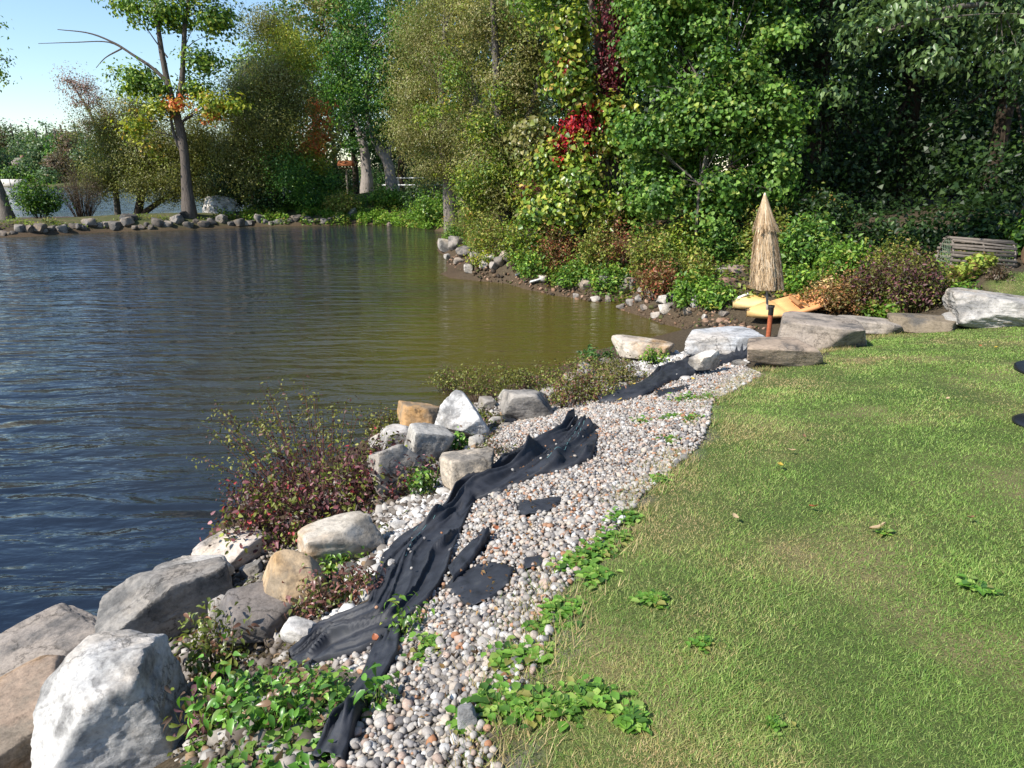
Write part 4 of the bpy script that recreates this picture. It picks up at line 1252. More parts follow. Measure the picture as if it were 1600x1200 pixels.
# ------------------------------------------------------------------ wooden lobster trap and log
def lobster_trap():
    p = hit(1528, 432)
    p = hit(1518, 424)
    t = thing('lobster_trap', 'weathered wooden slatted lobster trap half hidden by shrubs', 'lobster trap', p)
    L, r, hs = 1.04, 0.38, 0.20
    G = lambda k: srgb((122, 112, 102), 0.8 * k)
    rng = np.random.default_rng(4)
    for x in (-L / 2 + 0.03, 0, L / 2 - 0.03):
        mb = MB()
        a = np.linspace(0, math.pi, 13)
        pts = [(x, r, 0.0)] + [(x, r * math.cos(q), hs + r * 0.95 * math.sin(q)) for q in a] + [(x, -r, 0.0)]
        mb.tube(pts, 0.018, 6, G(1.2)); link('bow', mb.mesh('bow', True), M['wood'], t)
        mb = MB(); mb.box((x, 0, 0.02), (0.05, 2 * r, 0.04), G(0.9)); link('floor_rail', mb.mesh('floor_rail'), M['wood'], t)
    slats = [(r * math.cos(q) , hs + r * 0.95 * math.sin(q), q) for q in np.linspace(0.0, math.pi, 17)] + [(-r, 0.03, math.pi), (r, 0.03, 0), (-r, 0.1, math.pi), (r, 0.1, 0)]
    for (y, z, q) in slats:
        mb = MB()
        ca, sa = math.cos(q), math.sin(q)
        Mx = np.array([[1, 0, 0], [0, ca, -sa], [0, sa, ca]])
        mb.box((rng.normal(0, 0.01), y + ca * 0.022, z + sa * 0.022), (L * rng.uniform(0.98, 1.03), 0.012, 0.046), G(rng.uniform(0.5, 1.3)), Mx)
        o = link('slat', mb.mesh('slat'), M['wood'], t)
        o.rotation_euler = (R(rng.normal(0, .8)), R(rng.normal(0, 1.0)), R(rng.normal(0, 0.8)))
    for sx in (-1, 1):
        mb = MB()
        x = sx * (L / 2 - 0.02)
        for k in np.linspace(-0.9, 0.9, 9):
            hgt = hs + r * 0.9 * math.sqrt(1 - k * k)
            mb.tube([(x, k * r, 0.02), (x + sx * -0.03, k * r * 0.8, hgt * 0.5), (x, k * r, hgt)], 0.004, 4, srgb((150, 170, 140), 0.6))
        for z in np.linspace(0.08, hs + r * 0.8, 7):
            ww = r if z < hs else r * math.sqrt(max(0.02, 1 - ((z - hs) / (r * 0.95)) ** 2))
            mb.tube([(x, -ww, z), (x - sx * 0.03, 0, z - 0.02), (x, ww, z)], 0.004, 4, srgb((150, 170, 140), 0.6))
        link('end_net', mb.mesh('end_net', True), M['paint'], t)
    t.rotation_euler = (0, R(4), R(-14))
lobster_trap()
def log_thing():
    rng = np.random.default_rng(9)
    p = hit(1640, 412)
    t = thing('fallen_log', 'short thick brown log lying behind the lobster trap', 'log', p)
    mb = MB()
    xs = np.linspace(-0.42, 0.9, 14)
    mb.tube(np.stack([xs, 0.03 * np.sin(xs * 5), 0.17 + 0.02 * xs], 1), 0.17 + 0.012 * np.sin(xs * 9), 18, srgb((128, 104, 82), 0.8), True, 0.1, 5)
    link('bark', mb.mesh('bark', True), M['bark'], t)
    mb = MB(); mb.tube([(0.1, -0.1, 0.28), (0.16, -0.2, 0.42)], [0.035, 0.02], 8, srgb((110, 90, 72), 0.8)); link('branch_stub', mb.mesh('branch_stub', True), M['bark'], t)
    t.rotation_euler = (0, 0, R(-10))
log_thing()

# black pedestal table at the edge of the lawn
def table():
    p = hit(1633, 664)
    t = thing('pedestal_table', 'black round pedestal table standing on the lawn', 'table', p)
    s = mpp(p[1], 600) * 1.04
    h = 0.40
    r = 54 * s
    a = np.linspace(0, 2 * math.pi, 48)
    blk = srgb((26, 27, 32))
    mb = MB(); mb.tube([(0, 0, h - 0.035), (0, 0, h - 0.03), (0, 0, h - 0.004), (0, 0, h)], [r - 0.01, r, r, r - 0.008], 48, blk); link('table_top', mb.mesh('table_top', True), M['metal'], t)
    mb = MB(); mb.tube([(0, 0, 0.03), (0, 0, h - 0.034)], 0.032, 16, blk); link('pedestal', mb.mesh('pedestal', True), M['metal'], t)
    mb = MB(); mb.tube([(0, 0, 0), (0, 0, 0.012), (0, 0, 0.03), (0, 0, 0.045)], [r * 0.78, r * 0.8, r * 0.7, 0.05], 36, blk); link('base', mb.mesh('base', True), M['metal'], t)
table()

# boards washed up on the weedy shore
for (u0, v0, u1, v1, wd, lab, c) in [(808, 436, 842, 428, 0.26, 'grey painted board washed up on the reddish shore', (128, 130, 136)), (828, 446, 850, 436, 0.2, 'white weathered board leaning beside the grey board', (226, 222, 216)), (1148, 474, 1168, 466, 0.14, 'white broken plank in the weeds behind the yellow kayak', (230, 226, 220)), (1010, 384, 1024, 378, 0.16, 'tiny pale board high up in the bank weeds', (200, 204, 206))]:
    p0, p1 = hit(u0, v0), hit(u1, v1)
    p1[1] = p0[1] + 0.35 * (p1[1] - p0[1]); p1[2] = hz(p1[0], p1[1])
    c0 = (p0 + p1) / 2
    d = p1 - p0
    L = np.linalg.norm(d)
    mb = MB()
    for k in (-1, 1):
        mb.box((0, k * wd * 0.26, 0), (L, wd * 0.47, 0.04), srgb(c, 0.85))
    o = link('board', mb.mesh('board'), M['wood'], loc=c0 + np.array([0, 0, 0.08]))
    bv = o.modifiers.new('edge', 'BEVEL'); bv.width = 0.005; bv.segments = 1
    o.rotation_euler = (R(-24), -math.atan2(d[2], math.hypot(d[0], d[1])), math.atan2(d[1], d[0]))
    tag(o, lab, 'board')

# ------------------------------------------------------------------ things under the trees across the cove
def white_bench():
    p = at(664, 292, 58.0); p[2] = hz(p[0], p[1])
    t = thing('white_platform', 'low white wooden platform seen between the twin grey trunks', 'platform', p)
    wht = srgb((226, 228, 230), 0.85)
    mb = MB(); mb.box((0, 0, 0.95), (4.6, 1.2, 0.08), wht); link('upper_board', mb.mesh('upper_board'), M['paint'], t)
    mb = MB(); mb.box((-0.6, -0.9, 0.42), (5.2, 0.5, 0.1), wht); link('lower_board', mb.mesh('lower_board'), M['paint'], t)
    for x in (-2.1, 0, 2.1):
        mb = MB(); mb.tube([(x, 0, -0.3), (x, 0, 0.91)], 0.07, 8, wht); link('post', mb.mesh('post', True), M['paint'], t)
        mb = MB(); mb.tube([(x - 0.6, -0.9, -0.3), (x - 0.6, -0.9, 0.37)], 0.06, 8, wht); link('post', mb.mesh('post', True), M['paint'], t)
white_bench()
def feeder():
    p = at(543, 300, 55.0); p[2] = hz(p[0], p[1])
    t = thing('bird_feeder', 'brown roofed bird feeder on a pale post under the trees', 'bird feeder', p)
    zt = at(543, 264, 55)[2] - p[2]
    mb = MB(); mb.tube([(0, 0, -0.2), (0, 0, zt)], 0.07, 8, srgb((190, 176, 158), 0.8)); link('post', mb.mesh('post', True), M['wood'], t)
    mb = MB(); mb.box((0, 0, zt + 0.04), (0.9, 0.7, 0.06), srgb((150, 110, 80), 0.8)); link('tray', mb.mesh('tray'), M['wood'], t)
    mb = MB()
    for k in (-1, 1):
        a = R(35) * k
        Mx = np.array([[1, 0, 0], [0, math.cos(a), math.sin(a)], [0, -math.sin(a), math.cos(a)]])
        mb.box((0, k * 0.25, zt + 0.4), (1.1, 0.62, 0.04), srgb((168, 104, 66), 0.8), Mx)
    link('roof', mb.mesh('roof'), M['wood'], t)
    for x in (-0.35, 0.35):
        mb = MB(); mb.tube([(x, 0, zt + 0.06), (x, 0, zt + 0.5)], 0.03, 6, srgb((150, 110, 80), 0.8)); link('upright', mb.mesh('upright', True), M['wood'], t)
feeder()
p = at(592, 270, 64.0); p[2] = hz(p[0], p[1]) + 0.02
kayak('small bright yellow kayak resting far back between the twin trunks', p, (1, 0.1, 0.02), 2.6, 15, srgb((226, 190, 60), 0.85), srgb((214, 168, 50), 0.85))

# houses and sea wall of the far shore
def house(label, u0, u1, vroof, veave, Yd, wall_c, roof_c, nwin, group=None):
    s = mpp(Yd, 270)
    c = at((u0 + u1) / 2, 280, Yd)
    g = hz(c[0], c[1])
    W = (u1 - u0) * s
    ze, zr = at(u0, veave, Yd)[2] - g, at(u0, vroof, Yd)[2] - g
    t = thing('house', label, 'house', (c[0], c[1], g))
    mb = MB(); mb.box((0, 4, ze / 2 - 0.5), (W, 8, ze + 1), srgb(wall_c, 0.85)); link('wall', mb.mesh('wall'), M['paint'], t)
    mb = MB()
    V = np.array([[-W / 2 - .4, -0.5, ze], [W / 2 + .4, -0.5, ze], [W / 2 + .4, 8.5, ze], [-W / 2 - .4, 8.5, ze], [-W * 0.12, 4, zr], [W * 0.12, 4, zr]])
    mb.add(V, [[0, 1, 5], [0, 5, 4], [1, 2, 5], [2, 3, 4], [2, 4, 5], [3, 0, 4], [0, 2, 1], [0, 3, 2]], srgb(roof_c, 0.8))
    ro = link('roof', mb.mesh('roof'), M['wood'], t)
    mb = MB(); mb.box((W * 0.22, 4.5, zr - 0.1), (0.9, 0.9, 1.8), srgb((150, 110, 96), 0.8)); link('chimney', mb.mesh('chimney'), M['wood'], ro)
    for k in range(nwin):
        x = -W / 2 + W * (k + 0.5) / nwin
        mb = MB(); mb.box((x, -0.03, ze * 0.55), (W / nwin * 0.5, 0.1, ze * 0.42), srgb((236, 236, 236), 0.85)); w_ = link('window', mb.mesh('window'), M['paint'], t)
        mb = MB(); mb.box((x, -0.07, ze * 0.55), (W / nwin * 0.38, 0.08, ze * 0.34), srgb((46, 54, 64))); link('pane', mb.mesh('pane'), M['metal'], w_)
house('pale cream house with grey hipped roof on the far shore', 10, 33, 246, 262, 226, (232, 224, 210), (150, 138, 130), 3)
house('small white house showing between far shore trees', 60, 84, 249, 258, 236, (238, 238, 236), (186, 182, 178), 2)
p0 = at(-40, 289, 206.0)
mb = MB(); mb.box((0, 0, 0.8), (8, 1.2, 2.4), srgb((216, 206, 194), 0.85))
for k in range(3):
    mb.box((-3.5 + 3.5 * k, -0.62, 0.8), (0.25, 0.1, 2.4), srgb((190, 180, 168), 0.85))
tag(link('sea_wall', mb.mesh('sea_wall'), M['paint'], loc=(at(20, 289, 204)[0], 203.5, 0)), 'pale concrete sea wall along the far shore', 'sea wall', None, 'thing')

# ------------------------------------------------------------------ trees
MAPLE = leafpal((96, 124, 44, 6), (74, 104, 36, 5), (136, 156, 60, 4), (60, 84, 34, 3), (164, 172, 66, 2), k=0.95)
MAPLE_Y = leafpal((176, 178, 60, 5), (144, 158, 54, 4), (104, 130, 46, 3), (198, 160, 70, 1), k=0.68)
ORANGE = leafpal((222, 138, 84, 5), (206, 110, 72, 4), (200, 168, 76, 3), (150, 150, 60, 2), k=0.8)
OLIVE = leafpal((106, 104, 50, 6), (88, 88, 42, 6), (126, 122, 62, 3), (76, 80, 38, 4), (118, 126, 56, 3), k=1.05)
KHAKI = leafpal((128, 120, 74, 5), (112, 108, 60, 6), (146, 138, 90, 2), (96, 102, 50, 5), (124, 132, 62, 4), k=1.0)
GREEN = leafpal((72, 112, 42, 6), (54, 92, 36, 6), (98, 136, 54, 4), (44, 74, 30, 4), (124, 152, 62, 2), k=0.9)
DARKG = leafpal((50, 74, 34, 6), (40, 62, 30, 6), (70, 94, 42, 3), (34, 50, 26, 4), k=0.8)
PINK = leafpal((160, 128, 122, 5), (140, 112, 108, 5), (178, 150, 144, 3), (120, 106, 84, 3), k=0.8)
GRAPE_Y = leafpal((156, 166, 62, 5), (124, 150, 54, 6), (96, 126, 46, 5), (182, 180, 78, 2), (190, 160, 84, 0.5), (78, 102, 40, 4), (110, 104, 60, 2), k=0.72)
GRAPE = leafpal((106, 142, 58, 6), (84, 122, 48, 6), (130, 160, 76, 4), (62, 94, 40, 5), (150, 164, 76, 2), k=0.74)
CREEPER = leafpal((176, 36, 44, 6), (140, 28, 40, 5), (204, 56, 54, 3), (110, 30, 44, 4), (214, 110, 60, 0.7), k=0.8)
CREEPER_D = leafpal((112, 44, 54, 5), (86, 36, 46, 5), (140, 60, 66, 2), (90, 70, 50, 3), k=0.8)
FARG = leafpal((78, 100, 62, 5), (62, 84, 54, 5), (98, 116, 70, 3), (110, 100, 66, 1), k=1.05)
FARB = leafpal((104, 92, 70, 5), (90, 84, 60, 4), (120, 92, 76, 2), k=0.95)

def g3(u, v, Yd):
    p = at(u, v, Yd)
    p[2] = max(hz(p[0], p[1]), 0.0)
    return p

# the tall maple on the spit
b0 = g3(297, 345, 43)
tr = path(43, (297, 347), (293, 300), (288, 240), (280, 195), (272, 172))
tr[0] = b0 - np.array([0, 0, 0.2])
s43 = mpp(43, 300)
forkL = path(43, (274, 180), (265, 140), (255, 95), (248, 50), (240, -20))
forkR = path(43, (276, 176), (284, 130), (287, 80), (290, 30), (300, -30))
limbL = path(43, (262, 128), (235, 104), (205, 84), (180, 68), (140, 52), (90, 46))
limb2 = path(43, (286, 244), (274, 214), (268, 190), (266, 160))
tw = [path(43, (205, 84), (170, 66), (120, 66), (60, 68)), path(43, (190, 76), (165, 90), (150, 106)), path(43, (262, 90), (240, 60), (220, 30))]
tree('maple_tree', 'tall half bare maple with long straight trunk on the spit', b0,
     [(tr, np.array([12, 8, 6.6, 6.2, 6]) * s43), (forkL, np.array([5.5, 4.5, 4, 3, 2]) * s43), (forkR, np.array([5, 4, 3.5, 3, 2]) * s43), (limbL, np.array([3, 2.4, 1.8, 1.4, 1, 0.5]) * s43), (limb2, np.array([3, 2.4, 2, 1.2]) * s43)] + [(q, np.linspace(1.2, 0.4, len(q)) * s43) for q in tw],
     [blob(215, 122, 34, 24, 43, 1.2, .9), blob(205, 142, 26, 12, 43.4, 1), blob(250, 140, 22, 20, 43, .9), blob(318, 95, 34, 26, 43, 1.2), blob(305, 140, 26, 22, 43.5, 1), blob(335, 165, 24, 26, 42.6, 1), blob(368, 165, 16, 12, 42.6, .7),
      blob(250, 170, 22, 16, 42.5, .8), blob(278, 160, 20, 12, 42.3, .7), blob(212, 200, 18, 20, 42.5, .7), blob(240, 235, 12, 14, 42.6, .6, .7), blob(325, 185, 18, 10, 42.4, .7, .8),
      blob(260, 20, 60, 28, 43, 2.2), blob(340, 30, 40, 30, 43, 1.6), blob(200, 10, 45, 25, 43, 1.6, .5), blob(300, -40, 70, 40, 43, 2.5)],
     14500, 0.22, MAPLE, 21, per=16, cr=0.32, bark=srgb((112, 102, 94), 0.7), limbs=26, shell=0.3, limb_r=0.045,
     pals=[MAPLE] * 5 + [MAPLE_Y, MAPLE_Y, MAPLE_Y, ORANGE, MAPLE_Y, MAPLE_Y, ORANGE] + [MAPLE] * 4)
# leaning trunk at the picture's edge
b0 = g3(14, 348, 42)
tree('leaning_tree', 'grey tree leaning out of the picture on the spit', b0, [(np.array([b0 - (0, 0, .2), at(8, 325, 42), at(-2, 295, 42), at(-14, 260, 42), at(-30, 190, 42), at(-50, 90, 42)]), np.array([14, 8.5, 7, 6, 5, 3]) * s43)],
     [blob(-40, 100, 50, 50, 42), blob(-12, 112, 15, 10, 42, .6, .5), blob(-70, 180, 40, 40, 42), blob(-60, 40, 60, 40, 42)], 2500, 0.2, MAPLE, 23, limbs=14, shell=0.3, limb_r=0.04)
# shrubs of the spit
def bushy(name, label, u0, u1, v0, v1, Yd, n, leaf, pal, seed, cat='shrub', **kw):
    s = mpp(Yd, 300)
    b = g3((u0 + u1) / 2, v1, Yd)
    w = (u1 - u0) * s
    h = max(at(800, v0, Yd)[2] - b[2], 0.3)
    return shrub(name, label, b, w, kw.pop('d', w * 0.8), h, n, leaf, pal, seed, cat, **kw)
SHRUB_G = leafpal((88, 122, 44, 5), (66, 100, 36, 5), (120, 146, 58, 3), (46, 72, 28, 4), k=0.78)
bushy('round_shrub', 'rounded bright green shrub at the end of the spit', 28, 104, 272, 352, 41.5, 3600, 0.17, SHRUB_G, 31, stems=60, cr=0.32, up=0.6, fill=0.7, foot=0.2)
TWIG = leafpal((96, 82, 66, 5), (112, 94, 78, 4), (88, 84, 50, 4), (126, 104, 92, 2), k=0.75)
bushy('bare_shrub', 'twiggy brown nearly leafless shrub beside the round green shrub', 92, 172, 252, 352, 43.5, 4200, 0.075, TWIG, 33, stems=130, cr=0.34, simple=False, stem_col=srgb((92, 78, 68), 0.7), sr=0.012, fill=0.6)
b0 = g3(185, 345, 47)
tree('sparse_tree', 'thin tree with sparse pinkish grey foliage against the sky', b0, [(np.array([b0, at(178, 280, 47), at(160, 220, 47), at(140, 175, 47), at(118, 140, 47)]), np.array([5, 4, 3, 2, 1]) * mpp(47))],
     [blob(108, 128, 20, 22, 47, 1), blob(132, 138, 22, 26, 47, 1), blob(150, 155, 22, 22, 47, 1), blob(118, 160, 16, 20, 47, 1), blob(140, 195, 24, 24, 47, 1), blob(170, 180, 24, 24, 47, 1)], 4200, 0.11, PINK, 35, per=14, cr=0.3, limbs=40, shell=0.2, limb_r=0.025)
b0 = g3(215, 343, 46)
tree('olive_tree', 'wide olive brown tree overhanging the water behind the maple', b0, [(np.array([b0, at(220, 310, 46), at(232, 270, 46), at(236, 220, 46)]), np.array([7, 6, 5, 3]) * mpp(46)), (np.array([b0, at(250, 315, 46), at(275, 300, 46), at(300, 290, 46)]), np.array([5, 4, 3, 2]) * mpp(46))],
     [blob(165, 205, 42, 40, 46.5, 1.8), blob(215, 185, 45, 45, 47, 1.8), blob(240, 235, 60, 50, 46, 2), blob(190, 255, 50, 40, 46, 1.8), blob(225, 285, 48, 24, 45.5, 1.6), blob(285, 270, 50, 46, 46, 2), blob(310, 220, 40, 60, 47, 2), blob(160, 280, 30, 36, 46, 1.2), blob(265, 305, 40, 12, 45.8, 1.2), blob(325, 300, 30, 24, 46, 1.4)],
     92000, 0.165, OLIVE, 37, per=60, cr=0.42, limbs=20, aspect=0.42, simple=True, shell=0.45, bark=DARK_BARK)
b0 = g3(408, 325, 46)
tree('olive_tree', 'dense dark olive tree with a slanting trunk above the white boulder', b0, [(np.array([b0, at(415, 295, 46), at(425, 255, 46), at(436, 215, 46), at(440, 160, 46)]), np.array([8, 6, 5, 4, 3]) * mpp(46))],
     [blob(380, 160, 45, 50, 46.5, 2), blob(430, 120, 50, 50, 46.5, 2.2), blob(420, 200, 55, 55, 45.5, 2), blob(370, 230, 45, 50, 46, 2), blob(400, 275, 45, 40, 46, 1.8), blob(350, 280, 35, 40, 46.5, 1.6), blob(455, 170, 40, 60, 47, 2), blob(460, 85, 40, 40, 47, 2), blob(420, 40, 60, 40, 48, 2.4), blob(445, 270, 30, 40, 45, 1.4)],
     88000, 0.17, OLIVE, 39, per=60, cr=0.45, limbs=16, aspect=0.42, simple=True, bark=DARK_BARK, shell=0.45, pals=[OLIVE, KHAKI, OLIVE, OLIVE, OLIVE, DARKG, OLIVE, MAPLE_Y, OLIVE, GREEN])
b0 = g3(350, 330, 52)
tree('evergreen_tree', 'bluish grey evergreen between the maple and the dark olive tree', b0, [(np.array([b0, at(365, 250, 52), at(372, 180, 52), at(376, 120, 52)]), np.array([6, 5, 3, 1]) * mpp(52))],
     [blob(365, 250, 45, 60, 52, 2), blob(372, 190, 36, 45, 52, 1.6), blob(378, 140, 26, 34, 52, 1.2), blob(388, 105, 20, 20, 52, 1)], 11000, 0.14, leafpal((92, 106, 96, 5), (74, 90, 78, 5), (110, 122, 112, 2), (58, 74, 60, 4), k=0.75), 41, per=40, cr=0.4, limbs=12)
# twin grey trunks under one green crown
b0 = g3(572, 300, 54)
s51 = mpp(51)
tree('big_maple', 'large green maple with pale straight trunk on the grassy bank', b0,
     [(np.array([b0 - (0, 0, .2), at(573, 270, 54), at(569, 235, 54), at(563, 215, 54)]), np.array([12, 8.5, 8, 6]) * s51), (np.array([at(564, 218, 54), at(557, 195, 54), at(550, 170, 54), at(540, 130, 54)]), np.array([4.5, 3.5, 3, 2]) * s51), (np.array([at(566, 222, 54), at(576, 195, 54), at(572, 160, 54), at(575, 80, 54), at(570, 20, 54)]), np.array([5, 4, 3.5, 3, 2]) * s51)],
     [blob(545, 130, 53.0, 40, 53.5, 2), blob(590, 110, 53.0, 45, 53.5, 2), blob(560, 70, 60, 40, 54.0, 2.5), blob(520, 90, 40, 40, 54.5, 2), blob(600, 160, 40, 26, 53.0, 1.6), blob(560, 170, 40, 22, 53.0, 1.4), blob(590, 205, 26, 22, 52.6, 1), blob(550, 225, 20, 14, 52.6, .9), blob(570, 10, 80, 45, 54.0, 3), blob(640, 60, 40, 53.0, 51.5, 2), blob(510, 160, 30, 40, 55.0, 1.6)],
     15000, 0.2, GREEN, 43, per=22, cr=0.38, bark=srgb((160, 150, 142), 0.8), limbs=24)
b0 = g3(614, 304, 53)
tree('leaning_maple', 'grey trunked tree leaning over beside the large green maple', b0,
     [(np.array([b0 - (0, 0, .2), at(610, 275, 53), at(606, 255, 53), at(593, 232, 53), at(583, 215, 53), at(575, 190, 53)]), np.array([11, 8.5, 8.5, 7, 5, 3]) * s51), (np.array([at(604, 250, 53), at(612, 225, 53), at(625, 195, 53), at(640, 140, 53)]), np.array([5, 4, 3, 2]) * s51)],
     [blob(640, 150, 40, 40, 53.0, 1.8), blob(625, 210, 30, 24, 53.0, 1.2), blob(655, 250, 26, 20, 54.0, 1.2), blob(640, 90, 40, 40, 53.0, 1.8)], 7000, 0.17, KHAKI, 45, per=22, bark=srgb((156, 146, 138), 0.8), limbs=20)
# autumn colour between the trees
b0 = g3(470, 318, 49)
tree('yellow_green_tree', 'small yellow green tree on the bank before the dark olive tree', b0, [(np.array([b0, at(468, 280, 49), at(465, 240, 49)]), np.array([3, 2.4, 1.5]) * s51)],
     [blob(455, 245, 30, 30, 49, 1.4), blob(490, 255, 26, 20, 48.6, 1.2), blob(470, 285, 36, 26, 48.4, 1.4), blob(510, 285, 26, 26, 48.8, 1.2), blob(490, 225, 20, 18, 49, .9)], 7000, 0.17, MAPLE_Y, 47, per=20, cr=0.3, limbs=12, pals=[OLIVE, MAPLE_Y, GREEN, GREEN, ORANGE])
b0 = g3(498, 316, 50)
tree('orange_sumac', 'slender young tree with orange red leaves left of the big maple', b0, [(np.array([b0, at(498, 260, 50), at(496, 200, 50), at(492, 170, 50)]), np.array([2.4, 2, 1.5, .8]) * s51)],
     [blob(488, 168, 10, 12, 49.4, .5), blob(500, 190, 15, 12, 49.4, .6), blob(488, 205, 14, 8, 49.4, .5), blob(508, 210, 8, 10, 49.4, .4), blob(466, 210, 6, 5, 49.4, .3), blob(474, 240, 5, 14, 49.4, .3), blob(512, 168, 5, 7, 49.4, .3)], 1100, 0.22, leafpal((226, 138, 84, 6), (206, 104, 72, 4), (214, 164, 90, 3), (110, 120, 52, 5), k=0.75), 49, per=14, cr=0.22, limbs=12, limb_r=0.02)
# olive willows where the shore turns
b0 = g3(705, 320, 37)
s37 = mpp(37)
tree('willow_tree', 'broad grey olive willow above the turn of the shore', b0, [(np.array([b0, at(700, 280, 37), at(692, 220, 37), at(690, 140, 37), at(695, 40, 37)]), np.array([12, 9, 8, 6, 3]) * s37), (np.array([at(698, 270, 37), at(720, 220, 37), at(745, 150, 37)]), np.array([6, 5, 3]) * s37)],
     [blob(650, 150, 50, 60, 37, 2), blob(700, 100, 60, 60, 37.5, 2.4), blob(640, 215, 45, 40, 36.5, 1.6), blob(700, 210, 55, 55, 36.5, 2), blob(680, 265, 50, 26, 36.5, 1.5), blob(730, 150, 45, 70, 37.5, 2), blob(660, 60, 60, 50, 38, 2.4), blob(740, 60, 60, 50, 38, 2.4), blob(700, 0, 90, 50, 38, 3), blob(735, 260, 40, 40, 36, 1.4)],
     88000, 0.15, KHAKI, 51, per=55, cr=0.36, limbs=26, aspect=0.3, simple=True, hang=1.2, bark=srgb((140, 130, 120), 0.75), shell=0.45)
b0 = g3(790, 345, 28)
s28 = mpp(28)
tree('vine_hung_tree', 'olive tree hung with yellow green grapevine over the shore', b0, [(np.array([b0, at(788, 300, 28), at(780, 200, 28), at(775, 100, 28), at(770, 0, 28)]), np.array([12, 10, 8, 6, 4]) * s28), (np.array([at(786, 280, 28), at(820, 200, 28), at(845, 110, 28)]), np.array([7, 5, 3]) * s28)],
     [blob(800, 140, 60, 60, 28.6, 1.8), blob(830, 80, 50, 60, 28.6, 1.8), blob(760, 240, 50, 60, 28, 1.5), blob(815, 240, 50, 60, 28, 1.5), blob(790, 300, 60, 40, 27.5, 1.4), blob(740, 310, 30, 40, 27.5, 1), blob(770, 30, 80, 50, 29, 2.2),
      blob(700, 85, 14, 14, 27.4, .4), blob(710, 120, 14, 24, 27.4, .4), blob(675, 175, 22, 10, 27.4, .4), blob(660, 190, 14, 8, 27.2, .3), blob(705, 165, 14, 16, 27.4, .4), blob(780, 150, 16, 14, 27, .4), blob(785, 200, 14, 20, 27, .4), blob(750, 200, 20, 24, 27, .5), blob(770, 265, 30, 30, 26.6, .6), blob(730, 285, 20, 24, 26.6, .5), blob(820, 290, 24, 40, 26.4, .6)],
     44000, 0.125, KHAKI, 53, per=34, cr=0.26, limbs=24, aspect=0.45, shell=0.45, pals=[KHAKI, OLIVE, KHAKI, OLIVE, OLIVE, GRAPE_Y, KHAKI] + [GRAPE_Y] * 11)
# the big vine wrapped trunk
b0 = g3(955, 352, 22)
s22 = mpp(22)
tree('vine_wrapped_tree', 'thick old trunk wrapped in vines rising behind the weedy bank', b0,
     [(np.array([b0 - (0, 0, .2), at(955, 320, 22), at(955, 240, 22), at(953, 150, 22), at(956, 60, 22), at(958, -40, 22)]), np.array([24, 20, 18, 17, 17, 15]) * s22), (np.array([at(950, 120, 22), at(936, 80, 21.9), at(930, 40, 21.9), at(920, -20, 22)]), np.array([7, 6, 5, 4]) * s22), (np.array([at(915, 260, 21.6), at(912, 225, 21.5), at(905, 190, 21.5)]), np.array([4, 3.5, 2.5]) * s22)],
     [blob(930, -60, 120, 70, 23, 3.2), blob(1010, -40, 110, 80, 24, 3.2), blob(1010, 40, 60, 60, 24, 1.6), blob(860, -30, 80, 60, 24, 2.4), blob(980, 100, 30, 70, 23.4, 1)],
     16000, 0.15, GREEN, 55, per=24, cr=0.34, limbs=18, bark=srgb((120, 104, 94), 0.7), shell=0.4, pals=[GREEN, GREEN, DARKG, MAPLE, DARKG], sides=14)
def vine(name, label, blobs, n, leaf, pal, seed, base, pals=None, stems=12, **kw):
    rng = np.random.default_rng(seed)
    return tree(name, label, base, [(np.array([base, (base + blobs[0][0]) / 2 + rng.normal(0, .1, 3), blobs[0][0]]), np.array([0.04, 0.03, 0.02]))], blobs, n, leaf, pal, seed, cat='vine', limbs=stems, limb_r=0.02, pals=pals, crown_name='foliage', **kw)
vine('red_creeper', 'bright red creeper hanging in front of the vine wrapped trunk', [blob(900, 210, 24, 28, 21.2, .4), blob(916, 190, 20, 20, 21.2, .4), blob(888, 226, 18, 14, 21.1, .3), blob(915, 240, 8, 20, 21.1, .3), blob(922, 165, 12, 10, 21.2, .3), blob(886, 110, 5, 20, 21.2, .2), blob(880, 255, 10, 10, 21.1, .3)], 2600, 0.13, CREEPER, 57, b0 + np.array([-0.6, -0.8, 0]), per=14, cr=0.14, aspect=0.5, hang=1.0)
vine('dark_creeper', 'dark maroon creeper clinging to the upper part of the thick trunk', [blob(950, 110, 20, 40, 21.55, .35), blob(958, 70, 20, 40, 21.55, .35), blob(945, 140, 18, 20, 21.5, .3), blob(955, 20, 22, 40, 21.5, .4), blob(825, 295, 16, 10, 25.5, .3)], 3000, 0.11, CREEPER_D, 59, b0 + np.array([0, -0.5, 0]), per=14, cr=0.16, aspect=0.5, hang=1.0)
vine('grapevine', 'yellow green grapevine climbing the thick trunk above the red creeper', [blob(890, 125, 30, 32, 21.3, .5), blob(885, 80, 22, 24, 21.4, .5), blob(905, 150, 24, 30, 21.3, .5), blob(960, 180, 26, 26, 21.3, .4), blob(965, 210, 18, 24, 21.3, .4), blob(985, 85, 12, 16, 21.6, .3), blob(935, 165, 14, 10, 21.3, .3), blob(895, 40, 26, 30, 21.4, .5), blob(948, 225, 14, 16, 21.3, .3)], 5600, 0.14, GRAPE_Y, 61, b0 + np.array([0.5, -0.6, 0]), per=18, cr=0.2, aspect=0.9, simple='hex', mat='glossy_leaf', hang=.8)
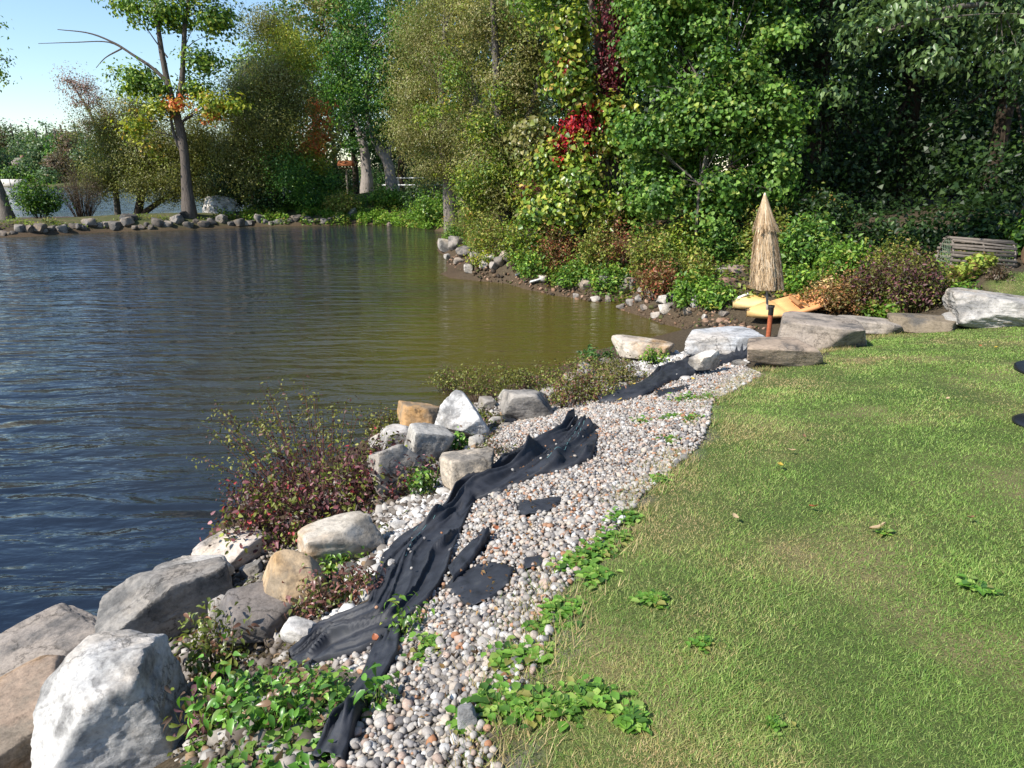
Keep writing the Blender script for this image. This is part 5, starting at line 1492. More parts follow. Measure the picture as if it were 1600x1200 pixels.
vine('grapevine', 'yellow green grapevine mound below the red creeper over the bank', [blob(890, 290, 36, 30, 20.8, .7), blob(915, 275, 30, 20, 20.6, .6), blob(860, 255, 24, 30, 21.4, .6), blob(835, 215, 26, 40, 22, .7), blob(880, 330, 40, 30, 20.2, .7), blob(930, 320, 22, 22, 20.4, .5), blob(965, 320, 18, 26, 20.4, .5), blob(845, 330, 30, 40, 20.6, .7), blob(905, 235, 16, 30, 21, .4)], 6600, 0.14, GRAPE_Y, 63, b0 + np.array([-1.2, -1.4, 0]), per=18, cr=0.22, aspect=0.9, simple='hex', mat='glossy_leaf', hang=.8, pals=[GRAPE_Y] * 3 + [KHAKI, GRAPE_Y, GRAPE_Y, GRAPE_Y, GRAPE_Y, GRAPE_Y])
b0 = g3(1090, 340, 17.6)
_r = np.random.default_rng(650)
wall_blobs = []
for _ in range(95):
    u_ = _r.uniform(1000, 1245); v_ = _r.uniform(-60, 345)
    if u_ < 1045 and 120 < v_ < 180: continue
    rr_ = _r.uniform(18, 40)
    wall_blobs.append(blob(u_, v_, rr_ * _r.uniform(.9, 1.5), rr_, 17.2 + _r.uniform(0, 2.0) + .002 * max(0, 250 - v_) + (.5 if u_ < 1040 else 0), _r.uniform(.35, .9)))
vine('grapevine', 'great sunlit wall of green grapevine leaves beside the dark woods', wall_blobs, 40000, 0.105, GRAPE, 65, b0, per=20, cr=0.16, aspect=0.92, simple='hex', mat='leaf', stems=60, hang=.8, shell=.6)
b0 = g3(1085, 335, 19.5)
tree('buried_tree', 'tree standing buried under the great wall of grapevine', b0, [(np.array([b0, at(1085, 250, 19.5), at(1080, 120, 19.5), at(1075, -60, 19.5)]), np.array([0.26, 0.22, 0.18, 0.1]))],
     [blob(1090, -120, 120, 90, 19.5, 2.4), blob(1150, -60, 110, 80, 19, 2.2), blob(1060, -200, 140, 90, 20, 2.6), blob(1160, -220, 140, 90, 20, 2.6)], 12000, 0.17, GREEN, 67, per=24, cr=0.36, limbs=20, bark=DARK_BARK)
# shady wood at the right
def wood_tree(label, u, Yd, r0, blobs, n, leaf, pal, seed, lean=0, group=None, **kw):
    b = g3(u, 380, Yd)
    top = b + np.array([lean, 0.3, 11.0])
    return tree(kw.pop('name', 'woodland_tree'), label, b, [(np.array([b - (0, 0, .2), b * 0.7 + top * 0.3 + np.array([.1, 0, 0]), b * 0.35 + top * 0.65, top]), np.array([r0 * 1.3, r0, r0 * .8, r0 * .4]))], blobs, n, leaf, pal, seed, group=group, bark=kw.pop('bark', DARK_BARK), **kw)
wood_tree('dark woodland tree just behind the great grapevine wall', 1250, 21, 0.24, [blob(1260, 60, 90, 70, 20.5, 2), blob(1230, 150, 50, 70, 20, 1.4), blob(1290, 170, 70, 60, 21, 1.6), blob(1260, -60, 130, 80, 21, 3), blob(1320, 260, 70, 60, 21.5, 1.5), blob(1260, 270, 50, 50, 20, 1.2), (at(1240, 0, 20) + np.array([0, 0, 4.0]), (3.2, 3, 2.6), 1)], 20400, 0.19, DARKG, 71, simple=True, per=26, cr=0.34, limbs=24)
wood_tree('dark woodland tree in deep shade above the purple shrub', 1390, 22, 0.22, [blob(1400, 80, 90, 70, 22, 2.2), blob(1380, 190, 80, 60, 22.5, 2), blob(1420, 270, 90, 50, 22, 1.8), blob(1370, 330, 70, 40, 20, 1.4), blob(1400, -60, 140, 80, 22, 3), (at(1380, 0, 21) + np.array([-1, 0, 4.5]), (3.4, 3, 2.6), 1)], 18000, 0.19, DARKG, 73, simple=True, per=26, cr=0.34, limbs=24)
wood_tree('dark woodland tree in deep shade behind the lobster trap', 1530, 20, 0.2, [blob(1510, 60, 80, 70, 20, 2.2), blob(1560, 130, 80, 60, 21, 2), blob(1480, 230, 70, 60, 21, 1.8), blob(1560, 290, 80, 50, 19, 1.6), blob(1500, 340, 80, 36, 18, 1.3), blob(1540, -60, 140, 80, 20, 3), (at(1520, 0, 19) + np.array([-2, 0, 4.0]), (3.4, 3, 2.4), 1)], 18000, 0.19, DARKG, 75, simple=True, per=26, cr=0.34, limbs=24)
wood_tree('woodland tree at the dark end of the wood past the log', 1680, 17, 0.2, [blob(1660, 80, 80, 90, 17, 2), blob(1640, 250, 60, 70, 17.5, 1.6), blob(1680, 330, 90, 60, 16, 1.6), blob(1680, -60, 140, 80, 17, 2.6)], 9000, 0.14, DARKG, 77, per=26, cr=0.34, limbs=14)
# branch reaching over the lawn from the wood
b0 = g3(1720, 385, 14.5)
tree('overhanging_tree', 'tree with large drooping leaf sprays hanging over the dark wood', b0, [(np.array([b0, at(1700, 250, 14.2), at(1660, 60, 13.6), at(1560, -60, 13)]), np.array([.2, .17, .13, .08])), (np.array([at(1660, 60, 13.6), at(1560, 10, 12.6), at(1450, 20, 12.2), at(1380, 50, 12)]), np.array([.08, .05, .03, .015]))],
     [blob(1455, 95, 26, 26, 12, .4), blob(1570, 85, 22, 24, 12.2, .4), blob(1340, 70, 26, 14, 12, .35), blob(1430, 20, 90, 30, 12.2, .9), blob(1560, 20, 90, 40, 12.6, 1), blob(1500, -60, 160, 60, 13, 2), blob(1300, 150, 14, 12, 12.2, .3), blob(1360, 40, 60, 24, 12.2, .6), blob(1650, 100, 40, 50, 13, .8)],
     6000, 0.11, leafpal((90, 112, 62, 5), (82, 108, 56, 5), (132, 152, 98, 3), (60, 82, 44, 3), k=0.75), 79, per=12, cr=0.2, limbs=34, limb_r=0.025, hang=1.4, mat='glossy_leaf', shell=0.2, aspect=0.6)
# trees behind, closing the view
k = 0
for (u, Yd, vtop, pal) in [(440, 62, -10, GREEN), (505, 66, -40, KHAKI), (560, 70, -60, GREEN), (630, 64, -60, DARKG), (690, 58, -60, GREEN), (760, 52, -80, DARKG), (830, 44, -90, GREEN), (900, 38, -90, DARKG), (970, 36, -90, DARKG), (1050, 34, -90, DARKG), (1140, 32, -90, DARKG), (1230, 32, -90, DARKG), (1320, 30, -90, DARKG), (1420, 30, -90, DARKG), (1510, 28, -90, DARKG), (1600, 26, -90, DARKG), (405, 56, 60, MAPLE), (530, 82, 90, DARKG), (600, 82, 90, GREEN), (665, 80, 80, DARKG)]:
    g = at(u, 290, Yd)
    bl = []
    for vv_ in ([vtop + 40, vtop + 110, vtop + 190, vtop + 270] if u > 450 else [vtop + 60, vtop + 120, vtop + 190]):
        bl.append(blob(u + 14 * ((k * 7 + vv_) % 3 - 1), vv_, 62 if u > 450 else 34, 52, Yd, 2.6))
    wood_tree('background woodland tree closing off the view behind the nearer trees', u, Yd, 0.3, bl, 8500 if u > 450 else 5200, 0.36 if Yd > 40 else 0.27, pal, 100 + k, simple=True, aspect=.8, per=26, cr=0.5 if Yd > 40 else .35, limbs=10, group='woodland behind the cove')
    k += 1
# undergrowth in the shade under the wood
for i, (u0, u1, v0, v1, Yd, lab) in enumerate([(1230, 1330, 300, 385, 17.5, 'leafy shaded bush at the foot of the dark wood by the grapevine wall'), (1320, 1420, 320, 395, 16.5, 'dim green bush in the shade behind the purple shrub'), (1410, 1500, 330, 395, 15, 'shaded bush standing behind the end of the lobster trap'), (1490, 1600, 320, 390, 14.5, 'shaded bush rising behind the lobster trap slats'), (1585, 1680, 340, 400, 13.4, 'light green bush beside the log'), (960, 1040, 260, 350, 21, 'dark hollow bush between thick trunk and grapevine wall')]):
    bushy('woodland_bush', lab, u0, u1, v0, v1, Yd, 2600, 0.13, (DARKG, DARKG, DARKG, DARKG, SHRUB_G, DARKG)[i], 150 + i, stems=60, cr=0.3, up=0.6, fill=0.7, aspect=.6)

# trees on the hills across the lake
rng = np.random.default_rng(8)
i = 0
for (u, vt, vb, w, Yd, pal) in [(-20, 190, 300, 40, 232, FARB), (8, 185, 275, 34, 262, FARB), (32, 193, 275, 36, 262, FARG), (58, 196, 275, 34, 262, FARG), (84, 192, 270, 34, 258, FARG), (108, 196, 275, 30, 258, FARB), (130, 194, 280, 34, 254, FARG), (2, 230, 288, 22, 222, FARG), (40, 225, 284, 30, 240, FARG), (70, 205, 284, 44, 236, FARG), (46, 250, 288, 26, 214, FARG), (100, 205, 290, 30, 228, GREEN), (118, 202, 290, 30, 224, FARB), (92, 240, 290, 24, 216, FARB), (145, 215, 292, 36, 220, FARG), (168, 205, 292, 36, 224, FARG), (195, 205, 292, 36, 226, FARG), (225, 208, 294, 40, 226, FARG), (258, 208, 294, 40, 226, FARB), (290, 208, 294, 40, 226, FARG), (325, 206, 294, 44, 226, FARG), (360, 206, 294, 44, 226, FARG), (26, 262, 288, 14, 212, SHRUB_G), (78, 266, 290, 18, 212, FARG)]:
    b0 = g3(u, vb, Yd)
    s = mpp(Yd)
    hgt = (vb - vt) * s
    zc = at(u, (vt * 0.55 + vb * 0.45), Yd)[2]
    tree('far_tree', 'distant green tree on the far shore hillside', b0, [(np.array([b0, b0 + (0, 0, hgt * .4), b0 + (0, 0, hgt * .8)]), np.array([.5, .4, .2]))],
         [((b0[0], Yd, zc), (w * s * .55, w * s * .5, hgt * .42), 1), ((b0[0] - w * s * .25, Yd - .5, zc - hgt * .12), (w * s * .35, w * s * .4, hgt * .3), 1), ((b0[0] + w * s * .25, Yd + .5, zc + hgt * .05), (w * s * .35, w * s * .4, hgt * .3), 1)],
         3600, 0.8, pal, 700 + i, simple=True, per=18, cr=1.0, limbs=4, group='trees on the far shore', limb_r=.15, sides=6, aspect=.8)
    i += 1

# ------------------------------------------------------------------ plants of the weedy bank across the cove
WEED = leafpal((110, 146, 52, 5), (86, 122, 44, 5), (138, 164, 66, 3), (66, 94, 36, 3), (160, 160, 70, 1), k=0.8)
GOLD = leafpal((140, 148, 62, 5), (116, 130, 54, 5), (164, 158, 80, 3), (150, 120, 70, 2), (92, 108, 44, 3), k=0.8)
RUST = leafpal((142, 100, 72, 5), (120, 92, 62, 4), (158, 84, 64, 3), (130, 126, 62, 3), (104, 108, 50, 2), k=0.8)
PURP = leafpal((96, 66, 66, 5), (122, 78, 80, 3), (76, 56, 54, 4), (104, 104, 52, 4), (132, 130, 62, 2), (86, 96, 44, 3), k=0.8)
BROWN = leafpal((148, 118, 80, 4), (124, 102, 66, 5), (166, 112, 76, 3), (116, 118, 58, 4), (176, 140, 84, 2), k=0.8)
rows = [
    # u0 u1 vtop vbase palette n leaf label
    (690, 760, 330, 372, KHAKI, 1500, .07, 'greyish twiggy bush on the point where the shore turns'),
    (692, 722, 345, 385, WEED, 900, .09, 'small bright green bush at the water on the point'),
    (730, 800, 330, 400, GOLD, 1800, .09, 'olive yellow bush above the stones of the point'),
    (735, 770, 388, 412, MAPLE_Y, 700, .09, 'low yellow green clump among the shore stones'),
    (790, 850, 330, 418, GRAPE_Y, 1700, .11, 'yellow green vine covered bush over the shore boards'),
    (800, 860, 390, 432, WEED, 1300, .09, 'low green weeds just behind the grey board'),
    (840, 905, 340, 438, RUST, 1900, .075, 'tall reddish brown weed stand above the shore'),
    (868, 930, 400, 448, WEED, 1500, .09, 'lush green nettle patch beside the reddish weed stand'),
    (905, 960, 345, 430, GOLD, 1800, .08, 'yellow green goldenrod stand below the thick trunk'),
    (935, 990, 335, 430, RUST, 1700, .07, 'dry brown seed head stand next to the goldenrod'),
    (925, 985, 410, 452, WEED, 1400, .09, 'green leafy weeds behind the pile of pale stones'),
    (985, 1050, 350, 440, GOLD, 1800, .08, 'yellowish bush with red tips in the middle of the bank'),
    (1000, 1060, 400, 465, RUST, 1500, .075, 'reddish olive weeds behind the muddy shore'),
    (1040, 1110, 325, 410, GRAPE_Y, 1800, .11, 'sunny yellow green bush at the foot of the grapevine wall'),
    (1050, 1115, 385, 450, GOLD, 1700, .08, 'olive weeds left of the rubble on the bank'),
    (1060, 1110, 420, 480, WEED, 1500, .10, 'bright green weeds around the white stone'),
    (1095, 1165, 335, 412, GRAPE, 1900, .11, 'dark green bramble above the bank rubble'),
    (1095, 1150, 440, 480, WEED, 1700, .09, 'green weeds between rubble slab and kayak bows'),
    (1160, 1240, 320, 420, GOLD, 1900, .10, 'mottled olive bush behind the umbrella thatch'),
    (1215, 1290, 420, 470, WEED, 1600, .10, 'bright green weeds above the kayaks'),
    (1225, 1310, 330, 430, GRAPE, 2100, .12, 'glossy green bramble beside the umbrella'),
    (1250, 1330, 300, 380, GOLD, 1900, .10, 'brownish green bramble at the edge of the dark wood'),
    (1290, 1370, 370, 450, WEED, 1700, .10, 'green bush between bramble and purple shrub'),
    (1262, 1330, 440, 492, BROWN, 1700, .07, 'orange brown bush over the kayak sterns'),
    (1290, 1370, 420, 498, BROWN, 2000, .065, 'rusty olive bush behind the pale thin slab'),
    (1350, 1440, 380, 498, PURP, 3000, .06, 'purple leaved shrub behind the narrow cracked slab'),
    (1405, 1480, 392, 490, PURP, 2800, .06, 'dark purple green shrub before the lobster trap'),
    (1370, 1450, 375, 440, GOLD, 1700, .07, 'yellow green bush top behind the purple shrub'),
    (1496, 1520, 446, 468, WEED, 500, .07, 'bright green sapling bush above the cracked boulder'),
    (1550, 1576, 420, 438, TWIG, 300, .05, 'dry grey brush at the front of the lobster trap'),
]
for i, (u0, u1, v0, v1, pal, n, lf, lab) in enumerate(rows):
    v1 = v1 + (7 if u1 < 1170 and v1 > 395 else 0)
    p = hit((u0 + u1) / 2, v1)
    s = mpp(p[1], v1)
    w = (u1 - u0) * s * 1.15
    h = max((v1 - v0) * s * 0.98, 0.25)
    shrub('bank_shrub' if n > 1600 else 'bank_weed', lab, p + np.array([0, w * .3, 0]), w, w * .85, h, int(n * 1.3), lf, pal, 1000 + i, cat='shrub' if n > 1600 else 'weed', stems=46, cr=0.10 + 0.05 * w, up=0.7, fill=0.75, aspect=.5, group='shrubs and weeds on the far bank of the cove', stem_col=srgb((110, 84, 62), .7), sr=.005, foot=.55)

def ground_cover(name, label, polys_px, n, leaf, pal, seed, hmax, cond=None, thresh=-0.2):
    rng = np.random.default_rng(seed)
    PP = []
    for pp in polys_px:
        poly = np.array([hit(u, v)[:2] for u, v in pp])
        a, b = poly.min(0), poly.max(0)
        X = rng.uniform(a[0], b[0], n * 3); Y = rng.uniform(a[1], b[1], n * 3)
        k = in_poly(X, Y, poly)
        X, Y = X[k][:n], Y[k][:n]
        nz = fbm(np.stack([X * 1.7, Y * 1.7, 0 * X], 1), seed, 3)
        k = nz > thresh
        X, Y, nz = X[k], Y[k], nz[k]
        Z = np.maximum(H(X, Y), 0) + rng.random(len(X)) ** 1.4 * hmax * (0.35 + 0.65 * np.clip(nz + 0.3, 0, 1)) + 0.02
        PP.append(np.stack([X, Y, Z], 1))
    P = np.concatenate(PP)
    V, F, k = leaf_geo(rng, P, np.zeros_like(P), leaf, 0.6, 0.1, 0.9, 0.9)
    tone = 1 + 0.4 * vnoise(P * 1.9, seed)
    c = pal[0][np.minimum(np.searchsorted(np.cumsum(pal[1]), np.clip(0.5 + 0.5 * vnoise(P * 1.1 + 9, seed + 3) + rng.normal(0, .22, len(P)), 0, .999)), len(pal[1]) - 1)]
    return tag(link(name, make_mesh(name, V, F, np.repeat(c * tone[:, None], k, 0)), M['leaf']), label, 'ground cover', None, 'stuff')
MIXED = leafpal((110, 142, 54, 5), (84, 116, 42, 5), (140, 150, 66, 3), (128, 104, 64, 3), (96, 100, 46, 3), (150, 164, 72, 2), k=0.8)
ground_cover('bank_weeds', 'tangled low weeds and vines covering the bank across the cove',
             [[(690, 375), (705, 340), (800, 320), (980, 330), (1010, 456), (900, 452), (800, 434), (735, 412)], [(980, 330), (1250, 320), (1330, 400), (1330, 470), (1160, 480), (1060, 470), (990, 445)], [(1330, 400), (1600, 385), (1540, 430), (1500, 460), (1440, 490), (1330, 490)]], 18000, 0.095, MIXED, 41, 0.42)
ground_cover('spit_weeds', 'green weeds on the far bank under the twin trunks', [[(380, 352), (470, 352), (600, 352), (690, 356), (715, 350), (600, 330), (480, 335)], [(410, 348), (480, 338), (560, 312), (700, 308), (715, 345), (690, 352), (560, 348)], [(400, 350), (330, 338), (470, 320), (560, 305), (480, 345)]], 9000, 0.16, leafpal((120, 152, 56, 5), (92, 128, 46, 5), (146, 168, 72, 3), (150, 140, 70, 2), (72, 100, 40, 3), k=.8), 43, 0.7)
ground_cover('spit_weeds', 'thin grass and weeds along the stone edge of the spit', [[(-40, 368), (-40, 350), (170, 346), (300, 342), (400, 338), (400, 350), (150, 358)]], 3500, 0.13, leafpal((130, 146, 62, 5), (110, 126, 54, 5), (150, 140, 80, 2), k=.8), 45, 0.3, thresh=0.0)

# far bank bushes between the trees
for i, (u0, u1, v0, v1, Yd, pal, lab) in enumerate([(380, 450, 285, 345, 46, DARKG, 'dark green bush beside the large white boulder on the spit'), (440, 520, 290, 346, 47, GREEN, 'green bush on the bank below the yellow green tree'), (510, 560, 300, 345, 47, GOLD, 'yellowish bush at the waterline below the white bank boulder'), (630, 700, 270, 330, 46, DARKG, 'dark bush hanging under the willow by the leaning trunk'), (640, 720, 300, 345, 43, WEED, 'bright green bush on the bank where the shore bends'), (575, 640, 292, 318, 49, WEED, 'leafy weeds around the feet of the twin trunks'), (320, 400, 260, 320, 50, DARKG, 'shadowed bush behind the large white boulder'), (505, 560, 245, 300, 56, DARKG, 'dark bush behind the bird feeder'), (650, 760, 230, 300, 50, DARKG, 'shaded thicket behind the willow trunk'), (440, 540, 200, 300, 60, DARKG, 'dark thicket far behind the orange tree'), (590, 690, 225, 275, 66, DARKG, 'shaded thicket beyond the white platform'), (520, 620, 190, 292, 74, DARKG, 'tall shaded thicket far behind the twin trunks'), (620, 730, 190, 292, 72, DARKG, 'tall shaded thicket far behind the willow'), (330, 440, 240, 318, 60, DARKG, 'shaded thicket behind the bluish evergreen')]):
    bushy('bank_bush', lab, u0, u1, v0, v1, Yd, 4200, 0.2, pal, 1100 + i, simple=True, stems=50, cr=.4, up=.6, fill=.7, foot=.4)

# ------------------------------------------------------------------ near plants among the boulders
RED_TOP = leafpal((118, 120, 56, 5), (140, 138, 66, 4), (98, 98, 50, 4), (104, 72, 64, 3), k=.8)
RED_LEAF = leafpal((104, 66, 66, 5), (84, 56, 56, 5), (136, 84, 88, 3), (168, 64, 66, .8), (72, 58, 50, 4), (184, 134, 138, .8), (112, 116, 54, 5), (134, 142, 64, 3), k=.72)
def near_shrub(name, label, u, v, wpx, hpx, n, leaf, pal, seed, d=.8, **kw):
    kw.setdefault('simple', 'hex')
    p = hit(u, v)
    s = np.linalg.norm(p - np.array([0, 0, CAM_Z])) / FPX
    return shrub(name, label, p, wpx * s, wpx * s * d, hpx * s, n, leaf, pal, seed, **kw)
near_shrub('red_leaved_shrub', 'large shrub with dark red and purple leaves hanging over the water', 530, 805, 270, 110, 2500, .048, RED_LEAF, 61, .75, stems=100, cr=.12, up=.5, fill=.7, lean=(-.15, .25), stem_col=srgb((88, 60, 56), .7), sr=.004, foot=.4)
near_shrub('red_leaved_shrub', 'tall thin green tipped shrub rising out of the dark red shrub', 490, 765, 320, 158, 1500, .036, RED_TOP, 62, .6, stems=60, cr=.06, up=.9, fill=.42, lean=(-.15, .15), stem_col=srgb((110, 76, 66), .7), sr=.005, foot=.45)
near_shrub('red_leaved_shrub', 'end of red leaved shrub spreading in front of the mottled grey boulder', 625, 770, 120, 75, 900, .05, RED_LEAF, 63, .7, stems=30, cr=.08, up=.5, fill=.7, stem_col=srgb((88, 60, 56), .7), sr=.004, foot=.4)
near_shrub('red_leaved_shrub', 'sprawling purple green shrub over the pinkish white boulder', 420, 855, 130, 85, 800, .05, RED_LEAF, 64, .7, stems=36, cr=.09, up=.5, fill=.7, lean=(-.2, 0), stem_col=srgb((88, 60, 56), .7), sr=.004, foot=.4)
LOWG = leafpal((124, 128, 60, 5), (98, 108, 48, 5), (146, 144, 74, 3), (112, 80, 68, 3), (80, 82, 42, 3), k=.8)
near_shrub('low_shrub', 'low twiggy green shrub growing behind the white peaked boulder', 765, 625, 140, 62, 1700, .034, LOWG, 65, .6, stems=60, cr=.08, up=.6, fill=.6, stem_col=srgb((96, 76, 60), .7), sr=.003, foot=.5)
near_shrub('low_shrub', 'low green and brownish shrub beside the rounded grey boulder', 905, 634, 120, 70, 1900, .034, leafpal((130, 132, 62, 5), (104, 110, 50, 5), (128, 88, 72, 4), (150, 112, 92, 2), k=.8), 66, .8, stems=60, cr=.08, up=.5, fill=.6, stem_col=srgb((110, 76, 64), .7), sr=.003, foot=.5)
near_shrub('low_shrub', 'feathery brown green shrub just below the tan stained boulder', 965, 606, 90, 50, 1300, .034, leafpal((132, 124, 74, 5), (112, 104, 60, 5), (120, 128, 60, 4), (134, 100, 86, 2), k=.8), 67, .8, stems=40, cr=.07, up=.5, fill=.6, sr=.003, foot=.5)
near_shrub('tall_weed', 'dark green milkweed like plant standing before the tan stained boulder', 935, 574, 60, 40, 260, .085, leafpal((78, 110, 56, 5), (62, 92, 46, 5), (100, 128, 70, 3), k=.8), 68, .8, cat='weed', stems=14, cr=.05, up=.5, fill=.5, aspect=.35, sr=.004)
near_shrub('tall_weed', 'pale green weed clump at the corner of the tan stained boulder', 1022, 572, 42, 32, 260, .05, WEED, 69, .8, cat='weed', stems=16, cr=.05, up=.5)
LUSH = leafpal((104, 150, 56, 5), (82, 128, 46, 5), (134, 168, 74, 4), (64, 100, 38, 3), (140, 110, 84, .8), k=.75)
for i, (u, v, w, h, n, lf, pal, lab) in enumerate([
        (380, 1120, 110, 90, 190, .05, LUSH, 'tall bright green plant with large pointed leaves beside the pale boulder'),
        (440, 1140, 120, 60, 190, .046, LUSH, 'bright green leafy plant in front of the broken white stone'),
        (500, 1110, 110, 46, 200, .04, LUSH, 'green leafy weeds left of the narrow cloth strip'),
        (590, 1110, 46, 70, 70, .05, LUSH, 'trailing green vine lying over the narrow cloth strip'),
        (345, 1050, 90, 110, 420, .04, leafpal((120, 130, 56, 5), (96, 106, 46, 5), (126, 92, 72, 3), k=.8), 'bushy yellow green and brown weed behind the pale boulder'),
        (330, 1150, 80, 90, 240, .05, leafpal((96, 78, 66, 4), (112, 126, 54, 4), (130, 90, 92, 3), k=.8), 'purplish weeds in the shade of the pale boulder'),
        (500, 960, 80, 70, 420, .035, leafpal((120, 84, 76, 5), (112, 120, 56, 4), (148, 96, 88, 2), (96, 76, 60, 3), k=.8), 'red stemmed weeds growing over the smooth tan boulder'),
        (560, 930, 70, 50, 340, .035, leafpal((126, 86, 76, 5), (110, 116, 54, 3), (150, 104, 92, 2), k=.8), 'dry reddish weeds between tan boulder and black cloth'),
        (535, 895, 50, 36, 200, .04, WEED, 'small green weeds on the two coloured boulder'),
        (410, 960, 90, 40, 220, .035, LOWG, 'thin creeping weeds across the dark grey boulder'),
        (718, 705, 36, 34, 150, .05, LUSH, 'bright green tuft between white boulder and cream block'),
        (780, 715, 70, 30, 320, .03, leafpal((110, 90, 76, 5), (90, 80, 60, 4), (110, 116, 60, 3), k=.8), 'withered purple brown weeds above the long black cloth'),
        (665, 775, 40, 50, 200, .045, SHRUB_G, 'green weed at the foot of the mottled grey boulder'),
        (640, 990, 50, 50, 120, .035, WEED, 'wispy weed poking through the edge of the long cloth'),
        (760, 660, 40, 30, 160, .035, LOWG, 'small weed tucked behind the white peaked boulder')]):
    near_shrub('leafy_plant', lab, u, v, w, h, n, lf, pal, 1200 + i, cat='plant', stems=max(6, n // 16), cr=.05 + .0002 * w, up=.7, fill=.6, aspect=.46, hang=.8, sr=.003, mat='glossy_leaf', foot=.5, upb=.7, simple='rich', stem_col=srgb((96, 104, 60), .7))

# broad leaved weeds along the lawn edge: rosettes
rng = np.random.default_rng(91)
def rosette(label, u, v, r_px, n, pal, seed, upright=.5, group='weeds along the lawn edge'):
    rng = np.random.default_rng(seed)
    p = hit(u, v)
    s = np.linalg.norm(p - np.array([0, 0, CAM_Z])) / FPX
    r = r_px * s
    t = thing('lawn_weed', label, 'weed', p, group)
    n = int(n * 1.7)
    a = rng.uniform(0, 2 * math.pi, n)
    cen = rng.normal(0, .45, (n, 2)) * r
    L = rng.uniform(.6, 1.2, n) * min(r * .7, .04)
    el = rng.uniform(.1, 1.0, n) * upright * .7
    d = np.stack([np.cos(a) * np.cos(el), np.sin(a) * np.cos(el), np.sin(el)], 1)
    sd = np.stack([-np.sin(a), np.cos(a), 0 * a], 1)
    up = np.cross(d, sd)
    b = np.stack([cen[:, 0], cen[:, 1], 0.006 + rng.random(n) * .028 * min(1, r / .08)], 1)
    W = (L * rng.uniform(.28, .42, n))[:, None]
    Lc = L[:, None]
    V = np.stack([b, b + d * Lc * .35 + sd * W + up * .15 * W, b + d * Lc * .75 + sd * W * .75, b + d * Lc - np.array([0, 0, .25]) * Lc, b + d * Lc * .75 - sd * W * .75, b + d * Lc * .35 - sd * W + up * .15 * W], 1).reshape(-1, 3)
    o = np.arange(n)[:, None] * 6
    F = np.concatenate([o + np.array([[0, 1, 2, 3]]), o + np.array([[0, 3, 4, 5]])])
    col = pick(rng, pal, n) * rng.uniform(.75, 1.2, n)[:, None]
    link('leaves', make_mesh('leaves', V, F, np.repeat(col, 6, 0)), M['glossy_leaf'], t)
    mb = MB()
    for k in range(4):
        q = rng.normal(0, .3, 2) * r
        mb.tube([(q[0], q[1], -.02), (q[0] * 1.1, q[1] * 1.1, .03), (q[0] * 1.3, q[1] * 1.2, .06)], .0016, 4, srgb((110, 140, 60), .8))
    link('stems', mb.mesh('stems', True), M['bark'], t)
    return t
LAWNW = palette((116, 156, 62, 5), (96, 138, 52, 5), (146, 172, 84, 3), (76, 112, 44, 3), (150, 146, 80, 1.5), k=1.0)
for i, (u, v, r, n, lab) in enumerate([
        (675, 1018, 32, 70, 'round leafy weed alone among the pebbles near the cloth strip'), (800, 1040, 36, 80, 'weed clump at the ragged edge of pebbles and dry grass'), (838, 1028, 28, 60, 'weed clump right beside the ragged dry grass patch'),
        (850, 985, 26, 50, 'low weed below the yellow leaved weed'), (880, 962, 34, 70, 'yellow green weed with pale leaves at the lawn edge'), (905, 888, 34, 80, 'weed patch where the pebbles bend into the lawn'), (935, 868, 34, 80, 'dense weed patch along the bend of the lawn edge'), (962, 845, 26, 60, 'weed patch just above the dense weed patch'), (978, 815, 26, 60, 'weed clump beside the brown spot at the lawn edge'), (935, 905, 24, 50, 'weed growing inside the lawn below the dense patch'),
        (1006, 662, 20, 46, 'dark green weed clump in the middle of the upper pebbles'), (1055, 656, 20, 50, 'grassy weed clump between pebbles and lawn'), (1085, 658, 22, 40, 'spreading weed at the pebble end of the lawn'), (1080, 626, 36, 80, 'wide leafy weed patch reaching from lawn onto pebbles'), (1048, 692, 18, 36, 'small weed just above the lower lawn curve'), (1030, 755, 18, 40, 'weed at the lawn corner by the pebbles'), (1110, 625, 26, 50, 'weed patch merging into the upper lawn edge'),
        (1020, 942, 20, 50, 'round clover clump alone in the lawn'), (1097, 1008, 16, 36, 'small clover clump in the dry lawn'), (780, 1105, 40, 90, 'weed patch around the white chunk of stone'), (835, 1108, 36, 80, 'leafy weed patch next to the white chunk of stone'), (885, 1112, 28, 60, 'weed with upright leaves at the bottom lawn corner'), (935, 1095, 30, 60, 'tall narrow leaved weed at the bottom of the lawn'), (985, 1128, 24, 60, 'bluish green clover at the bottom of the lawn'), (740, 1135, 30, 60, 'weed left of the white chunk of stone'),
        (1380, 838, 14, 12, 'small flat weed beside the big fallen leaf'), (1520, 922, 22, 16, 'thin flat weed patch in the lower lawn'), (1210, 1135, 16, 18, 'weed at the bottom middle of the lawn')]):
    rosette(lab, u, v, r, n, LAWNW, 1300 + i, .9 if i in (21, 22, 0) else .55)

